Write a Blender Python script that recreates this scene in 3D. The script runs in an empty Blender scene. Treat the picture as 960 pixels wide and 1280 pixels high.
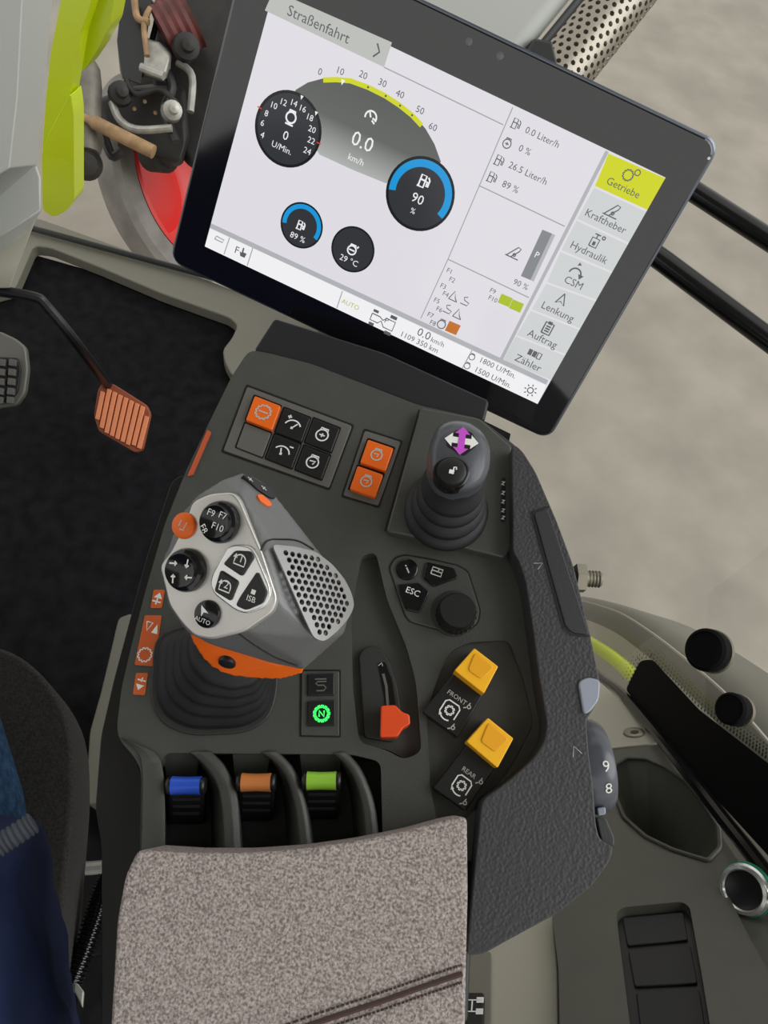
import bpy, bmesh, math, random
from mathutils import Vector, Matrix
random.seed(4)
scn = bpy.context.scene
COL = scn.collection

# ------------------------------------------------------------------ camera
F, CX, CY = 962.0, 480.0, 640.0
CAM = Vector((0, 0, 1.22))
_nad = Vector(((330 - CX) / F, -(1170 - CY) / F, -1)).normalized()
UP = -_nad
_fw = Vector((0, 0, -1)); _fw = (_fw - _fw.dot(UP) * UP).normalized()
_rt = _fw.cross(UP)
R = Matrix((_rt, _fw, UP))            # camera axes -> world axes
cam_d = bpy.data.cameras.new('camera'); cam = bpy.data.objects.new('camera', cam_d); COL.objects.link(cam)
cam_d.sensor_width = 36; cam_d.sensor_fit = 'AUTO'; cam_d.lens = 36 * F / 1280
cam_d.clip_start = 0.02; cam_d.clip_end = 200
cam.matrix_world = Matrix.Translation(CAM) @ R.to_4x4()
scn.camera = cam

# ------------------------------------------------------------------ world, light, exposure
wd = bpy.data.worlds.new('world'); scn.world = wd; wd.use_nodes = True
bg = wd.node_tree.nodes['Background']; bg.inputs[0].default_value = (1.0, 0.985, 0.96, 1); bg.inputs[1].default_value = 1.0
sun_d = bpy.data.lights.new('daylight', 'SUN'); sun_d.energy = 1.6; sun_d.angle = math.radians(50); sun_d.color = (0.95, 0.98, 1.0)
sun = bpy.data.objects.new('daylight', sun_d); COL.objects.link(sun)
sun.rotation_euler = Vector((-0.75, -0.10, -0.65)).to_track_quat('-Z', 'Y').to_euler()
vs = scn.view_settings; vs.view_transform = 'Standard'; vs.look = 'None'; vs.gamma = 1; vs.use_curve_mapping = False
vs.exposure = 0.0

# ------------------------------------------------------------------ helpers: points
def ray(px, py): return R @ Vector(((px - CX) / F, -(py - CY) / F, -1))
def D(px, py, d): return CAM + ray(px, py) * d
class Pl:
    """a plane in the cab; pl(px, py, w) is the point of the plane (raised w along its normal) seen at that pixel"""
    def __init__(s, p, n, xdir=None):
        s.p = Vector(p); s.n = Vector(n).normalized()
        x = Vector(xdir) if xdir is not None else Vector((1, 0, 0))
        s.x = (x - x.dot(s.n) * s.n).normalized(); s.y = s.n.cross(s.x)
    def __call__(s, px, py, w=0.0):
        r = ray(px, py); t = ((s.p + s.n * w) - CAM).dot(s.n) / r.dot(s.n); return CAM + r * t
    def uv(s, q): d = q - s.p; return (d.dot(s.x), d.dot(s.y))
    def scale(s, px, py): return ((s(px + 2, py) - s(px - 2, py)).length + (s(px, py + 2) - s(px, py - 2)).length) / 8
def Pl3(a, b, c):
    n = (b - a).cross(c - a).normalized()
    if n.dot(CAM - a) < 0: n = -n
    return Pl(a, n, b - a)
def Z(z): return Pl((0, 0, z), (0, 0, 1))

_w = -ray(470, 1000); _w.normalize()
A = Pl(CAM - _w * 0.45, _w, (1, 0, 0))                        # deck of the armrest console
_r1 = R @ Vector((.9046146, -.42612127, -.00964851)); _r2 = R @ Vector((.37011343, .77408556, .51362203))
_sbl = CAM + R @ Vector((-.12686251, .18802836, -.54482917))
S = Pl(_sbl, _r1.cross(_r2), _r1)                             # face of the display
QA = CAM + ray(860, 985) * (.42 / ray(860, 985).x); QB = CAM + ray(960, 1130) * (.42 / ray(960, 1130).x)
Q = Pl3(QA, QB, Z(.5)(640, 1230)); 
if Q.n.z < 0: Q.n = -Q.n
GX = Pl((.42, 0, 0), (-1, 0, 0), (0, 1, 0))                   # right side glass

# ------------------------------------------------------------------ helpers: materials
MATS = {}
def mat(name, col, rough=.5, metal=0, bump=0, bscale=200, var=0, vscale=20, emit=None, estr=1, coat=0, voro=False, spec=.5, col2=None):
    if name in MATS: return MATS[name]
    m = bpy.data.materials.new(name); m.use_nodes = True; nt = m.node_tree; b = nt.nodes['Principled BSDF']
    b.inputs['Base Color'].default_value = (*col, 1); b.inputs['Roughness'].default_value = rough; b.inputs['Metallic'].default_value = metal
    b.inputs['Specular IOR Level'].default_value = spec; b.inputs['Coat Weight'].default_value = coat
    tc = nt.nodes.new('ShaderNodeTexCoord')
    if var or col2:
        n = nt.nodes.new('ShaderNodeTexNoise'); n.inputs['Scale'].default_value = vscale; n.inputs['Detail'].default_value = 6
        nt.links.new(tc.outputs['Object'], n.inputs['Vector'])
        rp = nt.nodes.new('ShaderNodeValToRGB'); rp.color_ramp.elements[0].position = .35; rp.color_ramp.elements[1].position = .65
        c2 = col2 if col2 else tuple(c * (1 + var) for c in col)
        rp.color_ramp.elements[0].color = (*[c * (1 - var) for c in col], 1); rp.color_ramp.elements[1].color = (*c2, 1)
        nt.links.new(n.outputs['Fac'], rp.inputs['Fac']); nt.links.new(rp.outputs['Color'], b.inputs['Base Color'])
    if bump:
        if voro:
            n = nt.nodes.new('ShaderNodeTexVoronoi'); n.feature = 'SMOOTH_F1'; out = 'Distance'
        else:
            n = nt.nodes.new('ShaderNodeTexNoise'); n.inputs['Detail'].default_value = 3; out = 'Fac'
        n.inputs['Scale'].default_value = bscale
        nt.links.new(tc.outputs['Object'], n.inputs['Vector'])
        bp = nt.nodes.new('ShaderNodeBump'); bp.inputs['Strength'].default_value = bump; bp.inputs['Distance'].default_value = .0008
        nt.links.new(n.outputs[out], bp.inputs['Height']); nt.links.new(bp.outputs['Normal'], b.inputs['Normal'])
    if emit:
        b.inputs['Emission Color'].default_value = (*emit, 1); b.inputs['Emission Strength'].default_value = estr
    MATS[name] = m; return m
def glassmat(name, tint=(1, 1, 1), refl=.06):
    m = bpy.data.materials.new(name); m.use_nodes = True; nt = m.node_tree; nt.nodes.clear()
    o = nt.nodes.new('ShaderNodeOutputMaterial'); mx = nt.nodes.new('ShaderNodeMixShader'); t = nt.nodes.new('ShaderNodeBsdfTransparent'); g = nt.nodes.new('ShaderNodeBsdfGlossy')
    fr = nt.nodes.new('ShaderNodeFresnel'); fr.inputs['IOR'].default_value = 1.25
    t.inputs[0].default_value = (*tint, 1); g.inputs['Roughness'].default_value = .01
    nt.links.new(fr.outputs[0], mx.inputs[0]); nt.links.new(t.outputs[0], mx.inputs[1]); nt.links.new(g.outputs[0], mx.inputs[2]); nt.links.new(mx.outputs[0], o.inputs[0]); return m
def s2l(r, g, b): return tuple(((c / 255 + .055) / 1.055) ** 2.4 if c > 10 else c / 255 / 12.92 for c in (r, g, b))

DECK = mat('dark_olive_plastic', s2l(71, 72, 67), .42, bump=.25, bscale=900, var=.05, vscale=60)
DECKD = mat('dark_plastic', s2l(44, 45, 42), .5, bump=.2, bscale=900)
BLACK = mat('black_plastic', s2l(24, 24, 25), .4, bump=.1, bscale=700)
BLACKG = mat('black_gloss_plastic', s2l(18, 18, 20), .12)
RUBBER = mat('black_rubber', s2l(26, 26, 28), .6, bump=.2, bscale=600)
LEATHER = mat('grained_black_padding', s2l(54, 54, 56), .5, bump=.45, bscale=620, voro=True)
STRIPM = mat('smooth_black_insert', s2l(46, 47, 48), .45, bump=.15, bscale=900)
GREYFR = mat('grey_switch_frame', s2l(98, 96, 90), .45, bump=.1, bscale=700)
ORANGE = mat('orange_plastic', s2l(240, 105, 20), .38)
ORANGE2 = mat('orange_print', s2l(205, 95, 40), .5)
REDOR = mat('red_orange_plastic', s2l(225, 75, 25), .4)
YELLOW = mat('yellow_plastic', s2l(248, 184, 30), .4)
YELLOW2 = mat('yellow_plastic_pad', s2l(236, 165, 18), .45)
BLUE = mat('blue_plastic', s2l(40, 85, 200), .35)
GREENP = mat('lime_plastic', s2l(150, 205, 60), .35)
COPPER = mat('tan_orange_plastic', s2l(205, 125, 65), .4)
SILVER = mat('satin_silver', s2l(205, 203, 196), .3, .6, bump=.05, bscale=900)
CHROME = mat('bright_silver', s2l(225, 225, 222), .22, .75)
GRIP = mat('grey_grip_plastic', s2l(112, 113, 112), .38, .25, bump=.15, bscale=900)
MESHM = mat('light_grey_mesh', s2l(134, 133, 131), .35, .5)
WHITE = mat('white_print', s2l(235, 235, 230), .5)
PALEP = mat('pale_print', s2l(190, 188, 178), .5)
VIOLET = mat('violet_print', s2l(200, 80, 205), .5)
GREENLED = mat('green_lit_symbol', (.02, .6, .08), .5, emit=(.05, 1, .15), estr=1.1)
FABRIC = mat('grey_brown_woven_fabric', s2l(116, 106, 101), .9, bump=.8, bscale=1100, var=.0001, vscale=800, col2=s2l(186, 176, 170), spec=.2)
SEATF = mat('charcoal_fabric', s2l(64, 62, 60), .9, bump=.7, bscale=700, var=.25, vscale=500, spec=.2)
THREAD = mat('dark_thread', s2l(70, 50, 45), .8)
MATM = mat('black_carpet', s2l(24, 24, 26), .95, bump=.8, bscale=350, var=.3, vscale=40, spec=.1)
KHAKI = mat('grey_olive_trim', s2l(116, 114, 101), .5, bump=.15, bscale=700)
KHAKI2 = mat('pale_olive_panel', s2l(165, 162, 146), .5, bump=.1, bscale=700)
SIDEC = mat('dark_olive_console', s2l(78, 78, 70), .45, bump=.2, bscale=800, var=.05, vscale=30)
LGREY = mat('light_grey_plastic', s2l(172, 174, 168), .5, bump=.08, bscale=600)
LIME = mat('lime_yellow_paint', s2l(196, 214, 10), .3, coat=.3)
REDP = mat('red_rim_paint', s2l(215, 50, 45), .4)
TIREM = mat('grey_dusty_tyre', s2l(128, 124, 118), .9, bump=.5, bscale=60, var=.2, vscale=12)
IRON = mat('dark_greasy_iron', s2l(34, 31, 27), .6, bump=.4, bscale=40, var=.3, vscale=20)
BROWN = mat('brown_rusty_steel', s2l(150, 120, 84), .6, bump=.3, bscale=60, var=.25, vscale=30)
DULLM = mat('dull_aluminium', s2l(170, 168, 160), .45, .5, var=.2, vscale=30)
CONC = mat('concrete', s2l(144, 138, 126), .8, bump=.3, bscale=40, var=.13, vscale=3.0)
RAILM = mat('black_rail_paint', s2l(14, 14, 15), .22)
STEELM = mat('threaded_steel', s2l(150, 145, 130), .35, .9)
BRASS = mat('warm_metal_liner', s2l(96, 84, 66), .5, .4)
SHIELD = mat('perforated_steel', s2l(150, 144, 132), .38, .8)
FENDER = mat('grey_olive_fender', s2l(98, 98, 88), .3, var=.08, vscale=5)
FENDW = mat('pale_grey_panel', s2l(176, 172, 160), .5)
JEANS = mat('blue_denim', s2l(52, 80, 112), .9, bump=.8, bscale=500, var=.35, vscale=150, spec=.1)
NAVY = mat('navy_jacket_cloth', s2l(34, 44, 76), .75, bump=.4, bscale=30, var=.1, vscale=20, spec=.2)
BEZEL = mat('black_display_glass', (.004, .004, .006), .08, spec=.9)
FRITM = mat('black_ceramic_print', s2l(10, 10, 11), .7, spec=.1)
RIM = mat('blue_grey_metal_rim', s2l(110, 116, 128), .3, .8)
TEAL = mat('green_plastic_ring', s2l(30, 150, 110), .35)
GLASS = glassmat('clear_glass')
def emgrad(name, c0, c1, c2, ax, l0, l1):
    m = mat(name, (0, 0, 0), .12, spec=.3, emit=(1, 1, 1)); nt = m.node_tree; b = nt.nodes['Principled BSDF']
    tc = nt.nodes.new('ShaderNodeTexCoord'); dp = nt.nodes.new('ShaderNodeVectorMath'); dp.operation = 'DOT_PRODUCT'; dp.inputs[1].default_value = ax
    mr = nt.nodes.new('ShaderNodeMapRange'); mr.inputs[1].default_value = l0; mr.inputs[2].default_value = l1
    rp = nt.nodes.new('ShaderNodeValToRGB'); e = rp.color_ramp.elements; e[0].color = (*s2l(*c0), 1); e[1].color = (*s2l(*c2), 1); e2 = e.new(.42); e2.color = (*s2l(*c1), 1)
    nt.links.new(tc.outputs['Object'], dp.inputs[0]); nt.links.new(dp.outputs['Value'], mr.inputs[0]); nt.links.new(mr.outputs[0], rp.inputs[0]); nt.links.new(rp.outputs[0], b.inputs['Emission Color']); return m
def em(name, rgb, k=1.0): return mat(name, (0.0, 0.0, 0.0), .12, emit=s2l(*rgb), estr=k, spec=.3)
E_BG = em('screen_white', (222, 220, 226)); E_BAR = em('screen_bar_white', (240, 240, 242)); E_HEAD = em('screen_header', (186, 188, 184))
E_TILE = em('screen_tile', (205, 208, 208)); E_LIME = em('screen_lime', (206, 212, 34)); E_DARK = em('screen_dial', (52, 54, 58)); E_RIMD = em('screen_dial_rim', (30, 31, 33))
E_GAUGE = em('screen_gauge', (92, 94, 94)); E_GAUGE2 = em('screen_gauge_light', (150, 152, 152)); E_BLUE = em('screen_blue', (30, 150, 215)); E_INK = em('screen_ink', (92, 94, 98)); E_WHT = em('screen_text_white', (238, 238, 240))
E_GRAD = emgrad('screen_gauge_gradient', (176, 178, 176), (98, 100, 98), (84, 86, 84), tuple(S.y), -.024, .03)
E_LINE = em('screen_line', (160, 162, 164)); E_GREY = em('screen_mid_grey', (132, 135, 138)); E_ORNG = em('screen_orange', (196, 112, 44)); E_GRN = em('screen_green', (170, 190, 40)); E_SHAD = em('screen_shade', (176, 178, 182)); E_RED = em('screen_red', (210, 60, 40))

# ------------------------------------------------------------------ helpers: objects
def tag(o, label=None, cat=None, group=None, kind=None):
    if label: o['label'] = label
    if cat: o['category'] = cat
    if group: o['group'] = group
    if kind: o['kind'] = kind
    return o
def wpos(o):
    v = Vector(o.location)
    while o.parent: o = o.parent; v += Vector(o.location)
    return v
def thing(name, loc, label, cat, group=None):
    o = bpy.data.objects.new(name, None); o.empty_display_size = .02; COL.objects.link(o); o.location = loc
    return tag(o, label, cat, group)
def mk(name, verts, faces, m, parent=None, smooth=True, sharp=35, bevel=0, seg=3, sub=0, rem=0, sm=0, solid=0, recalc=True, dm=None):
    vs_ = [Vector(v) for v in verts]
    lo = Vector([min(v[i] for v in vs_) for i in range(3)]); hi = Vector([max(v[i] for v in vs_) for i in range(3)])
    c = (lo + hi) / 2
    me = bpy.data.meshes.new(name); me.from_pydata([v - c for v in vs_], [], faces)
    if recalc:
        bm = bmesh.new(); bm.from_mesh(me); bmesh.ops.remove_doubles(bm, verts=bm.verts, dist=1e-6); bmesh.ops.recalc_face_normals(bm, faces=bm.faces); bm.to_mesh(me); bm.free()
    if smooth:
        for p in me.polygons: p.use_smooth = True
        if not bevel and not rem: me.set_sharp_from_angle(angle=math.radians(sharp))
    me.materials.append(m)
    o = bpy.data.objects.new(name, me); COL.objects.link(o)
    o.location = c
    if parent is not None: o.parent = parent; o.location = c - wpos(parent)
    if solid: md = o.modifiers.new('s', 'SOLIDIFY'); md.thickness = solid; md.offset = -1
    if rem: md = o.modifiers.new('r', 'REMESH'); md.mode = 'VOXEL'; md.voxel_size = rem; md.use_smooth_shade = True
    if sm: md = o.modifiers.new('sm', 'SMOOTH'); md.factor = .5; md.iterations = sm
    if bevel:
        md = o.modifiers.new('b', 'BEVEL'); md.width = bevel; md.segments = seg; md.limit_method = 'ANGLE'; md.angle_limit = math.radians(38); md.harden_normals = True; md.use_clamp_overlap = True
    if sub: md = o.modifiers.new('ss', 'SUBSURF'); md.levels = sub; md.render_levels = sub
    return o
def fillet(pts, r, n=4):
    if not r: return [tuple(p) for p in pts]
    out = []; N = len(pts)
    for i in range(N):
        a, b, c = Vector(pts[i - 1]), Vector(pts[i]), Vector(pts[(i + 1) % N])
        ra = min(r, (a - b).length * .45); rc = min(r, (c - b).length * .45)
        s = b + (a - b).normalized() * ra; e = b + (c - b).normalized() * rc
        for k in range(n + 1):
            t = k / n; q = s * (1 - t) ** 2 + b * 2 * t * (1 - t) + e * t * t; out.append((q.x, q.y))
    return out
def fill(loops):
    bm = bmesh.new(); k = 0
    for lp in loops:
        vv = [bm.verts.new((p[0], p[1], 0)) for p in lp]
        for i in range(len(vv)): bm.edges.new((vv[i - 1], vv[i]))
    bm.verts.index_update()
    bmesh.ops.triangle_fill(bm, use_beauty=True, use_dissolve=False, edges=list(bm.edges), normal=(0, 0, 1))
    bm.verts.index_update()
    fs = [[v.index for v in f.verts] for f in bm.faces]; bm.free(); return fs
def prism(name, pl, outer, w0, w1, m, parent=None, holes=(), r=0, bevel=0, seg=3, grow=0, hr=None, **kw):
    """solid plate: outline as seen at height w1, straight walls down to w0 along the plane's normal"""
    loops = [fillet(outer, r)] + [fillet(h, r if hr is None else hr) for h in holes]
    V = []; Fc = []; tops = []
    for lp in loops: tops.append([pl(x, y, w1) for x, y in lp])
    n = sum(len(t) for t in tops); allp = [p for t in tops for p in t]
    V = allp + [p - pl.n * (w1 - w0) for p in allp]
    if grow:
        c = sum(allp, Vector()) / n
        for i in range(n): V[n + i] = V[n + i] + (allp[i] - c) * grow
    k = 0
    for t in tops:
        N = len(t)
        for i in range(N): a, b = k + i, k + (i + 1) % N; Fc.append((a, b, n + b, n + a))
        k += N
    if len(tops) == 1: Fc.append(list(range(n))); Fc.append([n + i for i in reversed(range(n))])
    else:
        fs = fill([[pl.uv(p) for p in t] for t in tops]); Fc += fs; Fc += [[n + i for i in reversed(f)] for f in fs]
    return mk(name, V, Fc, m, parent, bevel=bevel, seg=seg, **kw)
def loft(name, rings, m, parent=None, caps=True, **kw):
    V = [p for r_ in rings for p in r_]; N = len(rings[0]); Fc = []
    for j in range(len(rings) - 1):
        for i in range(N): a = j * N + i; b = j * N + (i + 1) % N; Fc.append((a, b, b + N, a + N))
    if caps: Fc.append(list(range(N))[::-1]); Fc.append([len(V) - N + i for i in range(N)])
    return mk(name, V, Fc, m, parent, **kw)
def basis(d):
    d = Vector(d).normalized(); x = d.orthogonal().normalized(); return x, d.cross(x), d
def ringp(c, x, y, r, n=24, r2=None): r2 = r if r2 is None else r2; return [c + x * (r * math.cos(2 * math.pi * i / n)) + y * (r2 * math.sin(2 * math.pi * i / n)) for i in range(n)]
def lathe(name, base, axis, prof, m, parent=None, n=32, **kw):
    """prof: list of (radius, height along axis)"""
    x, y, d = basis(axis); return loft(name, [ringp(Vector(base) + d * h, x, y, max(r_, 1e-5), n) for r_, h in prof], m, parent, **kw)
def spath(pts, n=6):
    P_ = [Vector(p) for p in pts]; out = []
    for i in range(len(P_) - 1):
        p0 = P_[max(i - 1, 0)]; p1 = P_[i]; p2 = P_[i + 1]; p3 = P_[min(i + 2, len(P_) - 1)]
        for k in range(n):
            t = k / n; out.append(.5 * ((2 * p1) + (p2 - p0) * t + (2 * p0 - 5 * p1 + 4 * p2 - p3) * t * t + (3 * p1 - p0 - 3 * p2 + p3) * t ** 3))
    out.append(P_[-1]); return out
def tube(name, pts, rad, m, parent=None, n=14, rads=None, **kw):
    pts = [Vector(p) for p in pts]; rings = []; x = None
    for i, p in enumerate(pts):
        d = (pts[min(i + 1, len(pts) - 1)] - pts[max(i - 1, 0)]).normalized()
        x = d.orthogonal().normalized() if x is None else (x - x.dot(d) * d).normalized()
        rings.append(ringp(p, x, d.cross(x), rads[i] if rads else rad, n))
    return loft(name, rings, m, parent, **kw)
def hull(name, pts, m, parent=None, **kw):
    bm = bmesh.new()
    for p in pts: bm.verts.new(p)
    r_ = bmesh.ops.convex_hull(bm, input=list(bm.verts))
    bmesh.ops.delete(bm, geom=[v for v in bm.verts if not v.link_faces], context='VERTS')
    bm.verts.index_update(); V = [v.co.copy() for v in bm.verts]; Fc = [[v.index for v in f.verts] for f in bm.faces]; bm.free()
    return mk(name, V, Fc, m, parent, **kw)
# flat print -----------------------------------------------------------
_tc = {}
def textgeo(s):
    if s in _tc: return _tc[s]
    cu = bpy.data.curves.new('t', 'FONT'); cu.body = s; cu.align_x = 'CENTER'; cu.align_y = 'CENTER'; cu.size = 1.0; cu.resolution_u = 2; cu.offset = 0
    ob = bpy.data.objects.new('t', cu); COL.objects.link(ob); dg = bpy.context.evaluated_depsgraph_get(); me = ob.evaluated_get(dg).to_mesh()
    g = ([(v.co.x, v.co.y) for v in me.vertices], [list(p.vertices) for p in me.polygons]); ob.evaluated_get(dg).to_mesh_clear()
    bpy.data.objects.remove(ob); bpy.data.curves.remove(cu); _tc[s] = g; return g
def pframe(pl, px, py, w, dirpx=None):
    o = pl(px, py, w); x = pl.x if dirpx is None else (pl(px + dirpx[0], py + dirpx[1], w) - o).normalized(); return o, x, pl.n.cross(x)
def text(s, pl, px, py, hpx, m, parent, w=.0004, dirpx=None, name='lettering'):
    o, x, y = pframe(pl, px, py, w, dirpx); k = hpx * pl.scale(px, py) / .72; V, Fc = textgeo(s)
    return mk(name, [o + x * (a * k) + y * (b * k) for a, b in V], Fc, m, parent, smooth=False, recalc=False)
def ribbon(pts, wd_, closed=False):
    P_ = [Vector(p) for p in pts]; n = len(P_); V = []; Fc = []
    for i, p in enumerate(P_):
        a = P_[i - 1] if (i or closed) else p; b = P_[(i + 1) % n] if (i < n - 1 or closed) else p
        d = (b - a).normalized() if (b - a).length else Vector((1, 0)); nn = Vector((-d.y, d.x)) * wd_ / 2; V += [p + nn, p - nn]
    for i in range(n if closed else n - 1): j = (i + 1) % n; Fc.append((2 * i, 2 * j, 2 * j + 1, 2 * i + 1))
    return V, Fc
def arc(cx, cy, r, a0, a1, n=14): return [(cx + r * math.cos(math.radians(a0 + (a1 - a0) * i / n)), cy + r * math.sin(math.radians(a0 + (a1 - a0) * i / n))) for i in range(n + 1)]
def icon(strokes, pl, px, py, spx, m, parent, w=.0004, dirpx=None, lw=.1, name='symbol'):
    """strokes in units of half the symbol's size: polylines; a leading 'F' makes a filled polygon"""
    o, x, y = pframe(pl, px, py, w, dirpx); k = spx * .5 * pl.scale(px, py); V = []; Fc = []
    for st in strokes:
        if st[0] == 'F': a, f = [Vector(p) for p in st[1:]], [list(range(len(st) - 1))]
        else: a, f = ribbon(st, lw * 2)
        b = len(V); V += [o + x * (q.x * k) + y * (q.y * k) for q in a]; Fc += [[b + i for i in q] for q in f]
    return mk(name, V, Fc, m, parent, smooth=False, recalc=False)
def gear(n=12, r=.8, t=.95):
    out = []
    for i in range(n):
        for a, q in ((-.3, r), (-.2, t), (.2, t), (.3, r)): th = 2 * math.pi * (i + a) / n; out.append((q * math.cos(th), q * math.sin(th)))
    return out + [out[0]]
I_ENG = [arc(0, -.1, .72, 0, 360, 24), [(-.45, .5), (-.45, .8), (.45, .8), (.45, .5)], [(-.35, -.1), (.35, -.1)], [(0, .15), (0, -.35)]]
I_ENGM = [arc(0, -.1, .72, 0, 360, 24), [(-.45, .5), (-.45, .8), (.45, .8), (.45, .5)], [(-.4, .0), (.3, .1), (.1, -.35)]]
I_GAUGE = [arc(.1, -.5, 1.0, 30, 165, 16), [(.1, -.5), (.55, .2)], [(-.95, .75), (-.45, .75)], [(-.7, .5), (-.7, 1.0)], ['F', (-.05, -.65), (.25, -.65), (.25, -.35), (-.05, -.35)]]
I_GAUGE2 = [arc(-.1, -.5, 1.0, 15, 150, 16), [(-.1, -.5), (-.35, .2)], [(.5, .75), (1.0, .75)], ['F', (-.25, -.65), (.05, -.65), (.05, -.35), (-.25, -.35)]]
I_PUMP = [[(-.6, -.8), (-.6, .8), (.15, .8), (.15, -.8), (-.8, -.8)], [(-.6, .15), (.15, .15)], [(.15, .1), (.5, .1), (.5, -.5), (.75, -.5), (.75, .4), (.45, .75)]]
I_GEAR = [gear()]
I_PTO = [[(-.9, -.6), (-.9, .65), (-.6, .95), (.6, .95), (.9, .65), (.9, -.6)], gear(8, .38, .52), arc(0, -.15, .95, 215, 300, 8), ['F', (-.95, -.55), (-.5, -.75), (-.75, -1.05)]]
I_ARROW = [['F', (0, 1), (.75, -.8), (0, -.35), (-.75, -.8), (-.6, -.5)]]
I_NAV = [[(0, 1), (.7, -.7), (0, -.25), (-.7, -.7), (0, 1)]]
I_X4 = [['F', (-.95, .9), (-.35, .9), (-.35, .3), (-.95, .3)], ['F', (.35, .9), (.95, .9), (.95, .3), (.35, .3)], ['F', (-.95, -.3), (-.35, -.3), (-.35, -.9), (-.95, -.9)], ['F', (.35, -.3), (.95, -.3), (.95, -.9), (.35, -.9)], [(-.65, .6), (.65, .6)], [(-.65, -.6), (.65, -.6)], [(0, .6), (0, -.6)]]
I_S = [[(.8, .8), (-.8, .8)], [(.8, .45), (-.4, .45), (-.7, .2), (-.4, -.05), (.4, -.05), (.75, -.4), (.4, -.8), (-.6, -.8)]]
I_TURN = [arc(0, -.2, .75, 0, 180, 12), [(-.75, -.2), (-.75, -.75), (.75, -.75), (.75, -.2)], ['F', (-1.05, .0), (-.45, .0), (-.75, .55)]]
I_LIFT = [[(-.9, -.6), (.9, -.6)], [(-.7, -.55), (.3, .85), (.7, .75), (.6, .4), (-.1, -.55)], arc(.2, -.2, .18, 0, 360, 8)]
I_SUN = [arc(0, 0, .42, 0, 360, 14)] + [[(.65 * math.cos(a), .65 * math.sin(a)), (.95 * math.cos(a), .95 * math.sin(a))] for a in [k * math.pi / 4 for k in range(8)]]
def disc(name, pl, px, py, rpx, w0, w1, m, parent, r_m=None, prof=None, n=32, **kw):
    """round raised part standing on a plane"""
    c = pl(px, py, w1); rr = r_m if r_m else rpx * pl.scale(px, py); h = w1 - w0; e = min(rr * .2, h * .4)
    pr = prof(rr, h) if prof else [(rr * .0, 0), (rr, 0), (rr, h - e), (rr - e * .3, h - e * .3), (rr - e, h), (0, h)]
    return lathe(name, c - pl.n * h, pl.n, pr, m, parent, n=n, **kw)
def annulus(name, pl, px, py, r0, r1, a0, a1, w, m, parent, n=40):
    o = pl(px, py, w); V = []; Fc = []
    for i in range(n + 1):
        t = math.radians(a0 + (a1 - a0) * i / n); d = pl.x * math.cos(t) + pl.y * math.sin(t); V += [o + d * r0, o + d * r1]
    for i in range(n): Fc.append((2 * i, 2 * i + 1, 2 * i + 3, 2 * i + 2))
    return mk(name, V, Fc, m, parent, smooth=False, recalc=False)
def sheet(name, pl, pts, w, m, parent, r=0): return prism(name, pl, pts, w - .0001, w, m, parent, r=r, smooth=False)
def line(name, pl, pts, wpx, w, m, parent):
    o = pl(*pts[0], w); k = wpx * pl.scale(*pts[0]); V, Fc = ribbon([pl.uv(pl(*p, w)) for p in pts], k)
    return mk(name, [pl.p + pl.n * w + pl.x * a.x + pl.y * a.y for a in V], Fc, m, parent, smooth=False, recalc=False)
def struct(o): o['kind'] = 'structure'; return o

# ================================================================== the setting
Z0 = Z(0)
def poly3(name, pts, m, parent=None, **kw): return mk(name, pts, [list(range(len(pts)))], m, parent, smooth=False, **kw)
struct(poly3('ground', [(-30, -20, -1.3), (30, -20, -1.3), (30, 40, -1.3), (-30, 40, -1.3)], CONC))
tag(bpy.data.objects['ground'], 'grey concrete yard floor outside the cab', 'ground')
fl = mk('floor', [(-1.3, -.9, .0), (.20, -.9, .0), (.20, .95, .0), (-.28, 1.06, .0), (-1.3, 1.06, .0), (-1.3, -.9, -.05), (.20, -.9, -.05), (.20, .95, -.05), (-.28, 1.06, -.05), (-1.3, 1.06, -.05)],
     [(0, 1, 2, 3, 4), (9, 8, 7, 6, 5), (0, 5, 6, 1), (1, 6, 7, 2), (2, 7, 8, 3), (3, 8, 9, 4), (4, 9, 5, 0)], MATM, smooth=False); struct(fl); tag(fl, 'black carpet floor mat of the cab', 'floor')
sill = prism('trim_1', Z0, [(-60, 255), (50, 273), (215, 332), (350, 385), (430, 415), (430, 480), (310, 478), (289, 468), (281, 453), (278, 437), (290, 422), (297, 406), (287, 397), (203, 367), (125, 334), (62, 309), (42, 307), (19, 360), (-60, 380)], .003, .030, KHAKI, r=6, bevel=.008); struct(sill); tag(sill, 'grey olive moulded sill below the windscreen', 'sill')
ceil = mk('ceiling', [(-1.3, -.55, 1.75), (.42, -.55, 1.75), (.42, 1.0, 1.75), (-1.3, 1.0, 1.75), (-1.3, -.55, 1.82), (.42, -.55, 1.82), (.42, 1.0, 1.82), (-1.3, 1.0, 1.82)], [(0, 1, 2, 3), (7, 6, 5, 4), (0, 4, 5, 1), (1, 5, 6, 2), (2, 6, 7, 3), (3, 7, 4, 0)], LGREY, smooth=False); struct(ceil); tag(ceil, 'light grey cab roof lining', 'ceiling')
# windscreen
w0 = Z0(-60, 258, .04); w1 = Z0(215, 333, .04); w1 = w1 + (w1 - w0) * .55; tp = Vector((0, .12, 1.62))
ws = mk('window_1', [w0, w1, w1 + tp, w0 + tp], [(0, 1, 2, 3)], GLASS, smooth=False, recalc=False); struct(ws); tag(ws, 'clear windscreen glass above the sill', 'windscreen')
tube('gasket', [w0, w1], .006, BLACK, ws, n=8)
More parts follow.
